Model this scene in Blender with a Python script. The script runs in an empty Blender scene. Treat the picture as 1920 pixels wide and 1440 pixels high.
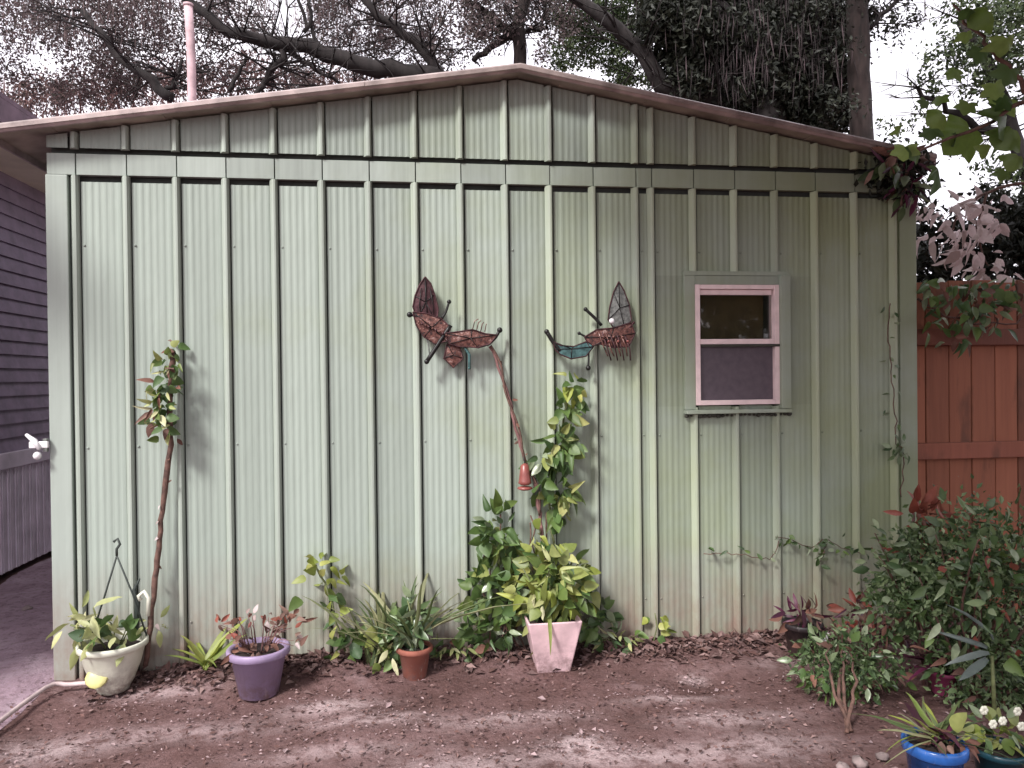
import bpy, math, random
import numpy as np
from mathutils import Vector, Matrix
random.seed(7); rng = np.random.default_rng(7)
S = bpy.context.scene
C = bpy.data.collections.new('yard'); S.collection.children.link(C)

# ------------------------------------------------------------------ camera
F = 1400.0; CAM = Vector((1.51761, -3.6576, 1.35257)); YAW, PITCH, ROLL = 0.13106, -0.00884, -0.01174
fw = Vector((math.sin(YAW)*math.cos(PITCH), math.cos(YAW)*math.cos(PITCH), math.sin(PITCH)))
r0 = Vector((math.cos(YAW), -math.sin(YAW), 0)); u0 = r0.cross(fw)
rt = r0*math.cos(ROLL)+u0*math.sin(ROLL); up = -r0*math.sin(ROLL)+u0*math.cos(ROLL)
cd = bpy.data.cameras.new('camera'); cam = bpy.data.objects.new('camera', cd); C.objects.link(cam)
cam.matrix_world = Matrix(((rt.x, up.x, -fw.x, CAM.x), (rt.y, up.y, -fw.y, CAM.y), (rt.z, up.z, -fw.z, CAM.z), (0, 0, 0, 1)))
cd.sensor_width = 36; cd.lens = 36*F/1920; cd.clip_start = .05; cd.clip_end = 600
S.camera = cam
# ------------------------------------------------------------------ world, sun, exposure
SUN_AZ = math.radians(-137)      # compass-like angle of the direction towards the sun, measured from +Y to +X
SUN_EL = math.radians(44)
W = bpy.data.worlds.new('World'); S.world = W; W.use_nodes = True
nt = W.node_tree; nt.nodes.clear()
o = nt.nodes.new('ShaderNodeOutputWorld'); bg = nt.nodes.new('ShaderNodeBackground')
sky = nt.nodes.new('ShaderNodeTexSky'); sky.sky_type = 'NISHITA'; sky.sun_disc = False
sky.sun_elevation = SUN_EL; sky.sun_rotation = SUN_AZ; sky.air_density = 1; sky.dust_density = 6; sky.ozone_density = 1
tc = nt.nodes.new('ShaderNodeTexCoord'); nz = nt.nodes.new('ShaderNodeTexNoise'); nz.inputs['Scale'].default_value = 2.2
nz.inputs['Detail'].default_value = 5
nt.links.new(tc.outputs['Generated'], nz.inputs['Vector'])
cr = nt.nodes.new('ShaderNodeValToRGB'); cr.color_ramp.elements[0].position = .3; cr.color_ramp.elements[1].position = .75
cr.color_ramp.elements[0].color = (5.6, 5.3, 5.9, 1); cr.color_ramp.elements[1].color = (8.6, 8.2, 8.6, 1)   # overcast cloud deck
mx = nt.nodes.new('ShaderNodeMixRGB'); mx.inputs[0].default_value = .86
nt.links.new(nz.outputs['Fac'], cr.inputs[0]); nt.links.new(sky.outputs[0], mx.inputs[1]); nt.links.new(cr.outputs[0], mx.inputs[2])
nt.links.new(mx.outputs[0], bg.inputs[0]); bg.inputs[1].default_value = .115; nt.links.new(bg.outputs[0], o.inputs[0])
sl = bpy.data.lights.new('sun', 'SUN'); sun = bpy.data.objects.new('sun', sl); C.objects.link(sun)
sl.energy = 2.2; sl.angle = math.radians(11); sl.color = (1, .97, .94)
sd = Vector((math.sin(SUN_AZ)*math.cos(SUN_EL), math.cos(SUN_AZ)*math.cos(SUN_EL), math.sin(SUN_EL)))
sun.rotation_euler = sd.to_track_quat('Z', 'Y').to_euler(); sun.location = (0, 0, 12)
S.view_settings.view_transform = 'Standard'; S.view_settings.look = 'None'; S.view_settings.gamma = 1
S.view_settings.use_curve_mapping = False; S.view_settings.exposure = 1.2

# ------------------------------------------------------------------ helpers
def ray(u, v): return fw + rt*((u-960)/F) - up*((v-720)/F)
def P(u, v, y=0.0):
    d = ray(u, v); return CAM + d*((y-CAM.y)/d.y)
def G(u, v, z=0.0):
    d = ray(u, v); return CAM + d*((z-CAM.z)/d.z)
def PX(u, v, x):
    d = ray(u, v); return CAM + d*((x-CAM.x)/d.x)

def thing(name, label, cat, loc=(0, 0, 0), group=None):
    e = bpy.data.objects.new(name, None); C.objects.link(e); e.location = loc; e.empty_display_size = .1
    e['label'] = label; e['category'] = cat
    if group: e['group'] = group
    return e
def tag(ob, label=None, cat=None, group=None, kind=None):
    if label: ob['label'] = label
    if cat: ob['category'] = cat
    if group: ob['group'] = group
    if kind: ob['kind'] = kind
    return ob
def link(name, me, parent=None, mw=None):
    ob = bpy.data.objects.new(name, me); C.objects.link(ob)
    if parent:
        ob.parent = parent
        base = chain(parent)
        ob.matrix_parent_inverse = Matrix.Identity(4)
        ob.matrix_basis = base.inverted() @ (mw if mw is not None else Matrix.Identity(4))
    elif mw is not None: ob.matrix_basis = mw
    return ob
def chain(p):
    m = Matrix.LocRotScale(p.location, p.rotation_euler, p.scale) if p.type == 'EMPTY' else p.matrix_basis.copy()
    return chain(p.parent) @ m if p.parent else m

class MB:
    def __init__(s): s.v = []; s.f = []; s.sm = []
    def add(s, vs, fs, smooth=False):
        b = len(s.v); s.v += [tuple(x) for x in vs]; s.f += [tuple(i+b for i in f) for f in fs]; s.sm += [smooth]*len(fs); return s
    def box(s, x0, x1, y0, y1, z0, z1, mat=None):
        vs = [Vector(p) for p in ((x0,y0,z0),(x1,y0,z0),(x1,y1,z0),(x0,y1,z0),(x0,y0,z1),(x1,y0,z1),(x1,y1,z1),(x0,y1,z1))]
        if mat: vs = [mat @ p for p in vs]
        return s.add(vs, [(0,3,2,1),(4,5,6,7),(0,1,5,4),(1,2,6,5),(2,3,7,6),(3,0,4,7)])
    def tube(s, pts, rad, n=6, cap=True):
        pts = [Vector(p) for p in pts]; m = len(pts)
        if not hasattr(rad, '__len__'): rad = [rad]*m
        vs = []; prev = None
        for i in range(m):
            t = (pts[min(i+1, m-1)]-pts[max(i-1, 0)])
            t = t.normalized() if t.length > 1e-9 else Vector((0, 0, 1))
            a = prev if prev is not None else (Vector((1, 0, 0)) if abs(t.x) < .9 else Vector((0, 1, 0)))
            a = (a - t*a.dot(t)).normalized(); prev = a; b = t.cross(a)
            for k in range(n):
                an = 2*math.pi*k/n; vs.append(pts[i]+(a*math.cos(an)+b*math.sin(an))*rad[i])
        fs = [(i*n+k, i*n+(k+1) % n, (i+1)*n+(k+1) % n, (i+1)*n+k) for i in range(m-1) for k in range(n)]
        if cap: fs += [tuple(range(n-1, -1, -1)), tuple((m-1)*n+k for k in range(n))]
        return s.add(vs, fs, True)
    def lathe(s, prof, n=28, c=(0, 0, 0), cap=True):
        vs = [(c[0]+r*math.cos(2*math.pi*k/n), c[1]+r*math.sin(2*math.pi*k/n), c[2]+z) for r, z in prof for k in range(n)]
        m = len(prof); fs = [(i*n+k, i*n+(k+1) % n, (i+1)*n+(k+1) % n, (i+1)*n+k) for i in range(m-1) for k in range(n)]
        if cap: fs += [tuple(range(n-1, -1, -1))]
        return s.add(vs, fs, True)
    def ball(s, c, r, n=10, sq=(1, 1, 1)):
        prof = [(math.sin(math.pi*i/6)*r+1e-5, -math.cos(math.pi*i/6)*r) for i in range(7)]
        vs = [(c[0]+p*math.cos(2*math.pi*k/n)*sq[0], c[1]+p*math.sin(2*math.pi*k/n)*sq[1], c[2]+z*sq[2]) for p, z in prof for k in range(n)]
        return s.add(vs, [(i*n+k, i*n+(k+1) % n, (i+1)*n+(k+1) % n, (i+1)*n+k) for i in range(6) for k in range(n)], True)
    def mesh(s, name, m):
        me = bpy.data.meshes.new(name); me.from_pydata(s.v, [], s.f); me.materials.append(m)
        me.polygons.foreach_set('use_smooth', s.sm); me.update(); return me
    def build(s, name, m, parent=None, bevel=0, shift=None):
        me = s.mesh(name, m); ob = link(name, me, parent)
        if bevel:
            b = ob.modifiers.new('bevel', 'BEVEL'); b.width = bevel; b.segments = 2; b.limit_method = 'ANGLE'
        return ob

def frame(pos, d, n, size, roll=0):
    y = Vector(d).normalized(); z = Vector(n); z = z-y*z.dot(y)
    if z.length < 1e-3: z = Vector((.3, .9, .1)); z = z-y*z.dot(y)
    z.normalize(); x = y.cross(z)
    if roll: c, s_ = math.cos(roll), math.sin(roll); x, z = x*c+z*s_, z*c-x*s_
    if not hasattr(size, '__len__'): size = (size, size, size)
    return Matrix(((x.x*size[0], y.x*size[1], z.x*size[2], pos[0]), (x.y*size[0], y.y*size[1], z.y*size[2], pos[1]),
                   (x.z*size[0], y.z*size[1], z.z*size[2], pos[2]), (0, 0, 0, 1)))
def rv(s=1): return Vector((random.gauss(0, s), random.gauss(0, s), random.gauss(0, s)))

# ------------------------------------------------------------------ materials
def new_mat(name):
    m = bpy.data.materials.new(name); m.use_nodes = True; t = m.node_tree; return m, t, t.nodes['Principled BSDF']
def N(t, typ, **kw):
    n = t.nodes.new(typ)
    for k, v in kw.items():
        if k in n.inputs: n.inputs[k].default_value = v
        else: setattr(n, k, v)
    return n
def ramp(t, fac, stops):
    r = t.nodes.new('ShaderNodeValToRGB'); e = r.color_ramp.elements
    while len(e) > 1: e.remove(e[-1])
    e[0].position = stops[0][0]; e[0].color = (*stops[0][1], 1)
    for p, c in stops[1:]:
        x = e.new(p); x.color = (*c, 1)
    t.links.new(fac, r.inputs[0]); return r.outputs[0]
def mixc(t, fac, a, b, mode='MIX'):
    m = t.nodes.new('ShaderNodeMixRGB'); m.blend_type = mode
    for i, x in enumerate((fac, a, b)):
        if isinstance(x, (int, float)): m.inputs[i].default_value = x
        elif isinstance(x, tuple): m.inputs[i].default_value = (*x, 1)
        else: t.links.new(x, m.inputs[i])
    return m.outputs[0]
def objco(t, scale=(1, 1, 1), world=True):
    if world: c = t.nodes.new('ShaderNodeNewGeometry').outputs['Position']
    else: c = t.nodes.new('ShaderNodeTexCoord').outputs['Object']
    mp = t.nodes.new('ShaderNodeMapping'); mp.inputs['Scale'].default_value = scale; t.links.new(c, mp.inputs[0]); return mp.outputs[0]
def noise(t, co, scale, detail=5, rough=.55):
    n = N(t, 'ShaderNodeTexNoise', Scale=scale, Detail=detail, Roughness=rough); t.links.new(co, n.inputs['Vector']); return n.outputs['Fac']
def bump(t, b, h, st, dist=.01):
    n = N(t, 'ShaderNodeBump', Strength=st, Distance=dist); t.links.new(h, n.inputs['Height']); t.links.new(n.outputs[0], b.inputs['Normal'])
def simple(name, col, rough=.6, metal=0, var=.15, scale=12, bmp=.2, world=True, stretch=(1, 1, 1), spec=.5):
    m, t, b = new_mat(name); co = objco(t, stretch, world); f = noise(t, co, scale)
    lo = tuple(c*(1-var*2) for c in col); hi = tuple(min(1, c*(1+var*1.6)) for c in col)
    t.links.new(ramp(t, f, [(.3, lo), (.55, col), (.75, hi)]), b.inputs['Base Color'])
    b.inputs['Roughness'].default_value = rough; b.inputs['Metallic'].default_value = metal
    b.inputs['Specular IOR Level'].default_value = spec
    if bmp: bump(t, b, noise(t, co, scale*3), bmp, .004)
    if name in ('cream_glaze', 'purple_plastic', 'terracotta', 'pale_pink_pot', 'cobalt_glaze', 'black_plastic'):   # splashed earth and scuffs near the foot
        g = t.nodes.new('ShaderNodeNewGeometry'); sp = t.nodes.new('ShaderNodeSeparateXYZ'); t.links.new(g.outputs['Position'], sp.inputs[0])
        mr = N(t, 'ShaderNodeMapRange'); mr.inputs[1].default_value = .16; mr.inputs[2].default_value = -.02; t.links.new(sp.outputs[2], mr.inputs[0])
        n2 = ramp(t, noise(t, objco(t), 28, 8, .75), [(.38, (0, 0, 0)), (.6, (1, 1, 1))]); mu = N(t, 'ShaderNodeMath', operation='MULTIPLY'); t.links.new(mr.outputs[0], mu.inputs[0]); t.links.new(n2, mu.inputs[1])
        src = b.inputs['Base Color'].links[0].from_socket; c2 = mixc(t, mu.outputs[0], src, (.15, .09, .085))
        sc_ = ramp(t, noise(t, objco(t, (1, 1, .3)), 60, 4), [(.62, (0, 0, 0)), (.75, (.35, .35, .35))]); c2 = mixc(t, sc_, c2, (.5, .45, .42)); t.links.new(c2, b.inputs['Base Color'])
    return m
def paint(name, base, olive, dirt=True):
    m, t, b = new_mat(name)
    oi = t.nodes.new('ShaderNodeObjectInfo').outputs['Random']
    st = noise(t, objco(t, (38, 38, .35)), 1.0, 4, .6)
    bl = noise(t, objco(t, (1, 1, 1)), 1.6, 5, .6)
    c = ramp(t, st, [(.25, tuple(x*.86 for x in base)), (.5, base), (.75, tuple(min(1, x*1.1) for x in base))])
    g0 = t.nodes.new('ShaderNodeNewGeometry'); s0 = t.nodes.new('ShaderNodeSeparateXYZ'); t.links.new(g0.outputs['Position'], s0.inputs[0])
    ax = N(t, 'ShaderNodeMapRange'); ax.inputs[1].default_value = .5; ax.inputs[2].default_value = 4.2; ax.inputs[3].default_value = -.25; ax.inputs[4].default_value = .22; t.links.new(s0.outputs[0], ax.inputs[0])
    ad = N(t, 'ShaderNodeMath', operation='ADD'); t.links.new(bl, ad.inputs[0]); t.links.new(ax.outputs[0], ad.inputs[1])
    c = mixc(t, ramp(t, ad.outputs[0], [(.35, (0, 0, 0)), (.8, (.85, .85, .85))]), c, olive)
    v = N(t, 'ShaderNodeMapRange'); v.inputs[3].default_value = .86; v.inputs[4].default_value = 1.10; t.links.new(oi, v.inputs[0])
    vm = t.nodes.new('ShaderNodeCombineColor'); [t.links.new(v.outputs[0], vm.inputs[i]) for i in range(3)]
    c = mixc(t, 1.0, c, vm.outputs[0], 'MULTIPLY')
    # run-off streaks and fine grime
    gr = noise(t, objco(t, (9, 9, 1.1)), 1.0, 7, .7)
    c = mixc(t, ramp(t, gr, [(.58, (0, 0, 0)), (.85, (.3, .3, .3))]), c, (.15, .155, .115))
    if dirt:                                                       # splashed soil on the lowest 30 cm
        g = t.nodes.new('ShaderNodeNewGeometry'); sp = t.nodes.new('ShaderNodeSeparateXYZ'); t.links.new(g.outputs['Position'], sp.inputs[0])
        mr = N(t, 'ShaderNodeMapRange'); mr.inputs[1].default_value = .55; mr.inputs[2].default_value = 0; t.links.new(sp.outputs[2], mr.inputs[0])
        mu = N(t, 'ShaderNodeMath', operation='MULTIPLY'); t.links.new(mr.outputs[0], mu.inputs[0])
        nn = noise(t, objco(t, (6, 6, 4)), 1.2, 8, .7); a = N(t, 'ShaderNodeMath', operation='MULTIPLY_ADD'); t.links.new(nn, a.inputs[0]); a.inputs[1].default_value = 2.6; a.inputs[2].default_value = -.6
        t.links.new(a.outputs[0], mu.inputs[1]); mu.use_clamp = True
        c = mixc(t, mu.outputs[0], c, (.235, .165, .135))
    t.links.new(c, b.inputs['Base Color']); b.inputs['Roughness'].default_value = .5; b.inputs['Specular IOR Level'].default_value = .4
    bump(t, b, noise(t, objco(t, (3, 3, 1.2)), 2.2, 3), .35, .02)
    return m
M = {}
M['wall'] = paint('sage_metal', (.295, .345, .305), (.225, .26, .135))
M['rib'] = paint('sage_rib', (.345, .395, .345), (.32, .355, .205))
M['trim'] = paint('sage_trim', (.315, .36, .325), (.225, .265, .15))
M['backing'] = simple('dark_backing', (.05, .058, .052), .8)
M['rooftrim'] = simple('pink_grey_metal', (.42, .34, .325), .38, .25, .22, 9, .1)
M['roofsheet'] = simple('weathered_roof', (.38, .34, .28), .7, .1, .25, 5)
M['inside'] = simple('inside_dark', (.045, .035, .03), .9)
M['inboard'] = simple('brown_board', (.085, .075, .03), .7, 0, .3, 3)
M['vinyl'] = simple('pink_white_vinyl', (.78, .62, .62), .4, 0, .06, 20, .05)
M['sealant_shadow'] = simple('dark_sealant_shadow', (.05, .05, .04), .9)
m, t, b = new_mat('window_glass'); b.inputs['Base Color'].default_value = (.9, .85, .82, 1); b.inputs['Roughness'].default_value = .03
b.inputs['Transmission Weight'].default_value = 1; b.inputs['IOR'].default_value = 1.5; M['glass'] = m
m, t, b = new_mat('insect_screen'); t.links.new(ramp(t, noise(t, objco(t), 30), [(.3, (.07, .054, .07)), (.7, (.10, .078, .096))]), b.inputs['Base Color'])
b.inputs['Roughness'].default_value = .28; M['screen'] = m
# soil
def soil(name, stops, sc):
    m, t, b = new_mat(name); co = objco(t)
    big = noise(t, co, sc, 10, .68); c = ramp(t, big, stops)
    fine = noise(t, objco(t, (1, 1.6, 1)), 60, 4, .7); c = mixc(t, ramp(t, fine, [(.55, (0, 0, 0)), (.72, (.5, .5, .5))]), c, (.33, .22, .22))
    dk = noise(t, co, 26, 6, .7); c = mixc(t, ramp(t, dk, [(.5, (0, 0, 0)), (.7, (.55, .55, .55))]), c, (.06, .034, .034))
    at = N(t, 'ShaderNodeAttribute', attribute_name='dry'); sw = noise(t, objco(t, (1, 1.25, 1)), 12, 9, .8)
    mu = N(t, 'ShaderNodeMath', operation='MULTIPLY'); t.links.new(at.outputs['Fac'], mu.inputs[0]); t.links.new(ramp(t, sw, [(.40, (.06, .06, .06)), (.54, (1, 1, 1))]), mu.inputs[1])
    c = mixc(t, mu.outputs[0], c, (.56, .44, .45))
    t.links.new(c, b.inputs['Base Color']); b.inputs['Roughness'].default_value = .95; b.inputs['Specular IOR Level'].default_value = .15
    h = mixc(t, .5, noise(t, co, 45, 8, .75), noise(t, co, 9, 5)); bump(t, b, h, .9, .03); return m
M['soil'] = soil('red_brown_mulch_soil', [(.3, (.075, .04, .037)), (.46, (.125, .070, .066)), (.58, (.175, .104, .102)), (.72, (.32, .22, .225))], 2.2)
M['path'] = soil('dusty_path', [(.3, (.26, .18, .215)), (.5, (.36, .26, .31)), (.7, (.50, .39, .45))], 3.5)
M['mobile_siding'] = simple('mauve_siding', (.22, .165, .235), .6, 0, .15, 8, .1)
M['mobile_soffit'] = simple('tan_soffit', (.74, .68, .56), .7, 0, .1, 3, .1)
M['skirting'] = simple('pale_skirting', (.66, .58, .66), .6, 0, .12, 5, .1)
M['mobile_roof'] = simple('mauve_roof', (.13, .085, .12), .8)
def wood(name, a, b2):
    m, t, b = new_mat(name); f = noise(t, objco(t, (20, 20, 1.2)), 1.3, 8, .65)
    oi = t.nodes.new('ShaderNodeObjectInfo').outputs['Random']
    c = mixc(t, f, a, b2); v = N(t, 'ShaderNodeMapRange'); v.inputs[3].default_value = .5; v.inputs[4].default_value = 1.25; t.links.new(oi, v.inputs[0])
    vm = t.nodes.new('ShaderNodeCombineColor'); [t.links.new(v.outputs[0], vm.inputs[i]) for i in range(3)]
    c = mixc(t, 1, c, vm.outputs[0], 'MULTIPLY')
    kn = noise(t, objco(t, (5, 5, 1.5)), 2, 5); c = mixc(t, ramp(t, kn, [(.56, (0, 0, 0)), (.72, (.6, .6, .6))]), c, (.06, .03, .02))
    t.links.new(c, b.inputs['Base Color']); b.inputs['Roughness'].default_value = .75; bump(t, b, f, .4, .006); return m
M['fence'] = wood('red_stained_wood', (.18, .058, .032), (.36, .13, .07))
M['fence_rail'] = wood('red_rail_wood', (.15, .05, .03), (.28, .09, .055))
def leafmat(name, cols, trans=.25, rough=.5, island=False):
    m, t, b = new_mat(name)
    src = t.nodes.new('ShaderNodeNewGeometry').outputs['Random Per Island'] if island else t.nodes.new('ShaderNodeObjectInfo').outputs['Random']
    n = len(cols); c = ramp(t, src, [(i/(n-1) if n > 1 else 0, x) for i, x in enumerate(cols)])
    f = noise(t, objco(t), 45, 3); c = mixc(t, ramp(t, f, [(.3, (0, 0, 0)), (.7, (.3, .3, .3))]), c, tuple(x*.45 for x in cols[0]))
    t.links.new(c, b.inputs['Base Color']); b.inputs['Roughness'].default_value = rough
    tr = t.nodes.new('ShaderNodeBsdfTranslucent'); t.links.new(c, tr.inputs[0])
    ms = t.nodes.new('ShaderNodeMixShader'); ms.inputs[0].default_value = trans
    out = t.nodes['Material Output']; t.links.new(b.outputs[0], ms.inputs[1]); t.links.new(tr.outputs[0], ms.inputs[2]); t.links.new(ms.outputs[0], out.inputs[0])
    return m
L = {}
L['pothos'] = leafmat('variegated_leaf', [(.07, .12, .03), (.14, .20, .045), (.28, .32, .09), (.46, .46, .18), (.09, .15, .045)])
L['ivy'] = leafmat('vine_leaf', [(.05, .10, .03), (.09, .16, .045), (.15, .23, .06), (.06, .11, .05)])
L['lime'] = leafmat('lime_leaf', [(.20, .26, .04), (.38, .42, .09), (.12, .18, .04), (.5, .5, .16)])
L['darkg'] = leafmat('dark_glossy_leaf', [(.045, .085, .035), (.09, .15, .06), (.17, .24, .11), (.34, .40, .26), (.06, .11, .05)], .2, .32)
L['redtip'] = leafmat('red_leaf', [(.22, .05, .035), (.34, .10, .07), (.16, .06, .04)])
L['purple'] = leafmat('purple_leaf', [(.06, .015, .035), (.16, .03, .08), (.04, .012, .02)])
L['dead'] = leafmat('dead_leaf', [(.62, .50, .49), (.78, .66, .66), (.42, .31, .29), (.8, .72, .70)], .4, .8)
L['brown'] = leafmat('brown_leaf', [(.13, .06, .045), (.22, .10, .07), (.09, .045, .035), (.30, .19, .15)], .1, .8)
L['blade'] = leafmat('striped_blade_leaf', [(.07, .11, .035), (.14, .18, .07), (.40, .38, .22), (.05, .08, .03)])
L['pale'] = leafmat('pale_yellow_leaf', [(.52, .52, .25), (.35, .40, .15), (.62, .60, .38)])
L['maple'] = leafmat('bright_broad_leaf', [(.13, .20, .04), (.22, .30, .08), (.06, .11, .03), (.10, .15, .06)], .5, .4)
L['greybl'] = leafmat('grey_green_leaf', [(.10, .13, .12), (.17, .20, .19)])
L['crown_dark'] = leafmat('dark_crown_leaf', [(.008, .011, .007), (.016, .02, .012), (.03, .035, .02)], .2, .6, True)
L['crown_green'] = leafmat('green_crown_leaf', [(.02, .035, .015), (.045, .07, .025), (.09, .12, .045)], .3, .6, True)
L['crown_grey'] = leafmat('greyish_crown_leaf', [(.11, .08, .085), (.17, .125, .13), (.05, .055, .04), (.27, .20, .205)], .3, .8, True)
L['moss'] = leafmat('hanging_moss', [(.17, .12, .12), (.11, .08, .08), (.25, .18, .185)], .2, .9, True)
L['mossdark'] = leafmat('dark_hanging_moss', [(.03, .022, .024), (.05, .035, .038), (.015, .012, .012), (.13, .09, .10)], .2, .9, True)
L['bushfol'] = leafmat('bush_fill_leaf', [(.035, .065, .025), (.10, .16, .06), (.24, .31, .16)], .2, .45, True)
L['litter'] = leafmat('litter_leaf', [(.09, .045, .04), (.17, .09, .08), (.30, .20, .19), (.06, .03, .03), (.13, .07, .06)], .05, .9, True)
L['litterpale'] = leafmat('pale_litter_leaf', [(.34, .24, .245), (.42, .31, .32), (.25, .17, .175)], .05, .9, True)
M['bark'] = simple('dark_bark', (.018, .014, .014), .95, 0, .3, 14, .8, stretch=(1, 1, .25))
M['barkred'] = simple('reddish_bark', (.024, .015, .014), .95, 0, .35, 14, .8, stretch=(1, 1, .25))
M['barkpale'] = simple('pale_pink_pole', (.50, .35, .37), .8, 0, .2, 6)
M['stem'] = simple('brown_stem', (.13, .07, .055), .85, 0, .3, 40, .3)
M['stempink'] = simple('pink_brown_stem', (.21, .105, .10), .8, 0, .3, 30, .3)
M['stemgreen'] = simple('green_stem', (.13, .15, .06), .7, 0, .2, 40, .1)
M['potwhite'] = simple('cream_glaze', (.64, .64, .54), .35, 0, .1, 9, .1)
M['potpurple'] = simple('purple_plastic', (.29, .22, .35), .45, 0, .1, 7, .1)
M['terra'] = simple('terracotta', (.33, .11, .075), .85, 0, .2, 14, .2)
M['potpink'] = simple('pale_pink_pot', (.66, .46, .49), .6, 0, .15, 11, .2)
M['potblack'] = simple('black_plastic', (.018, .014, .017), .5, 0, .2, 10, .1)
M['potblue'] = simple('cobalt_glaze', (.025, .11, .38), .22, 0, .3, 9, .05)
M['potteal'] = simple('dark_teal_glaze', (.012, .05, .07), .3, 0, .3, 9, .05)
M['dirt'] = simple('potting_soil', (.03, .018, .016), .98, 0, .3, 60, 1)
M['wire'] = simple('dark_green_wire', (.035, .045, .04), .6)
M['pinkflower'] = simple('flower_pot_magenta', (.30, .05, .13), .6)
m, t, b = new_mat('rusted_red_metal'); t.links.new(ramp(t, noise(t, objco(t), 55, 6, .7), [(.36, (.02, .013, .015)), (.47, (.10, .04, .033)), (.56, (.18, .075, .06)), (.68, (.40, .29, .27))]), b.inputs['Base Color'])
b.inputs['Roughness'].default_value = .5; b.inputs['Metallic'].default_value = .3; bump(t, b, noise(t, objco(t), 90), .6, .004); M['rust'] = m
M['rustdark'] = simple('dark_patina_metal', (.075, .03, .035), .55, .4, .35, 40, .3)
M['blackmetal'] = simple('black_metal', (.015, .014, .014), .4, .3)
M['tealmetal'] = simple('teal_patina_metal', (.09, .19, .19), .45, .4, .3, 45, .3)
M['greymetal'] = simple('grey_wire_mesh_metal', (.20, .21, .20), .6, .3, .3, 60, .4)
M['redplastic'] = simple('red_plastic', (.24, .07, .06), .35, 0, .15, 20, .1)
M['white'] = simple('white_metal', (.8, .78, .8), .4, 0, .05)
M['hose'] = simple('pale_hose', (.52, .42, .42), .6, 0, .15, 18, .2)
M['stone'] = simple('pale_stone', (.27, .21, .205), .9, 0, .2, 18, .6)

# ------------------------------------------------------------------ ground
def fbm(x, y):
    r = 0
    for i, (a, f) in enumerate(((.022, 1.7), (.012, 4.1), (.008, 9.3), (.005, 19))):
        r = r + a*np.sin(f*x+1.3*i+2*np.sin(f*.7*y+i))*np.cos(f*y*1.13+.8*i+1.5*np.sin(f*.6*x))
    return r
def ground_z(x, y):
    h = fbm(np.asarray(x, float), np.asarray(y, float))*np.clip(1-(np.hypot(np.asarray(x)-2, np.asarray(y)+1)-5)/3, 0, 1)
    near = np.exp(-((np.asarray(y)+.06)/.22)**2)*np.clip((np.asarray(x)-.1)/.5, 0, 1)*np.where(np.asarray(y) < .1, 1, 0)
    return h*.75+near*.035-.01
def grid_sheet(name, xs, ys, zf, m):
    X, Y = np.meshgrid(xs, ys); Z = zf(X, Y); nx, ny = len(xs), len(ys)
    co = np.stack([X.ravel(), Y.ravel(), Z.ravel()], 1)
    i = np.arange(nx*ny).reshape(ny, nx); q = np.stack([i[:-1, :-1], i[:-1, 1:], i[1:, 1:], i[1:, :-1]], -1).reshape(-1, 4)
    return np_mesh(name, co, q, m, True)
def np_mesh(name, co, faces, m, smooth=False):
    me = bpy.data.meshes.new(name); nf, k = faces.shape
    me.vertices.add(len(co)); me.vertices.foreach_set('co', co.astype(np.float32).ravel())
    me.loops.add(nf*k); me.loops.foreach_set('vertex_index', faces.astype(np.int32).ravel())
    me.polygons.add(nf); me.polygons.foreach_set('loop_start', np.arange(0, nf*k, k, dtype=np.int32))
    me.polygons.foreach_set('use_smooth', np.full(nf, smooth)); me.materials.append(m); me.update(calc_edges=True); return me
xs = np.concatenate([[-300, -100, -40, -15, -7], np.linspace(-3.5, 7, 260), [10, 20, 50, 120, 300]])
ys = np.concatenate([[-300, -100, -30, -12], np.linspace(-4.5, 3.5, 200), [6, 12, 30, 100, 300]])
gr = link('ground', grid_sheet('ground', xs, ys, ground_z, M['soil'])); gr['kind'] = 'structure'
gx, gy = np.meshgrid(xs, ys); pv = np.zeros(gx.shape)
for u, v, a, b_, w_ in ((620, 1325, .17, .05, 1), (300, 1300, .2, .05, .6), (700, 1350, .22, .05, .7), (1090, 1400, .12, .07, 1), (1300, 1265, .05, .05, 1), (1260, 1310, .2, .025, .9), (1370, 1345, .25, .06, .7),
                        (950, 1350, .3, .06, .6), (350, 1370, .35, .07, .5), (1180, 1420, .25, .06, .7), (80, 1400, .2, .1, .7), (620, 1410, .3, .05, .5), (1460, 1240, .15, .07, .35), (1420, 1400, .3, .1, .6), (860, 1440, .3, .1, .6)):
    p_ = G(u, v); pv += w_*np.exp(-((gx-p_.x)/a)**2-((gy-p_.y)/b_)**2)
at_ = gr.data.attributes.new('dry', 'FLOAT', 'POINT'); at_.data.foreach_set('value', np.clip(pv, 0, 1).astype(np.float32).ravel())  # mask of paler soil blobs at set spots; dry is only its name
def edge_x(y): return -.16 + .12*np.sin(y*1.7)*0.4
pa = link('path', grid_sheet('path', np.linspace(-1.29, -.12, 40), np.linspace(-3.2, 6, 120),
     lambda X, Y: ground_z(X, Y)+.004+.012*np.clip(1-((X+.7)/.55)**4, -1, 1), M['path'])); pa['kind'] = 'structure'

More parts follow.
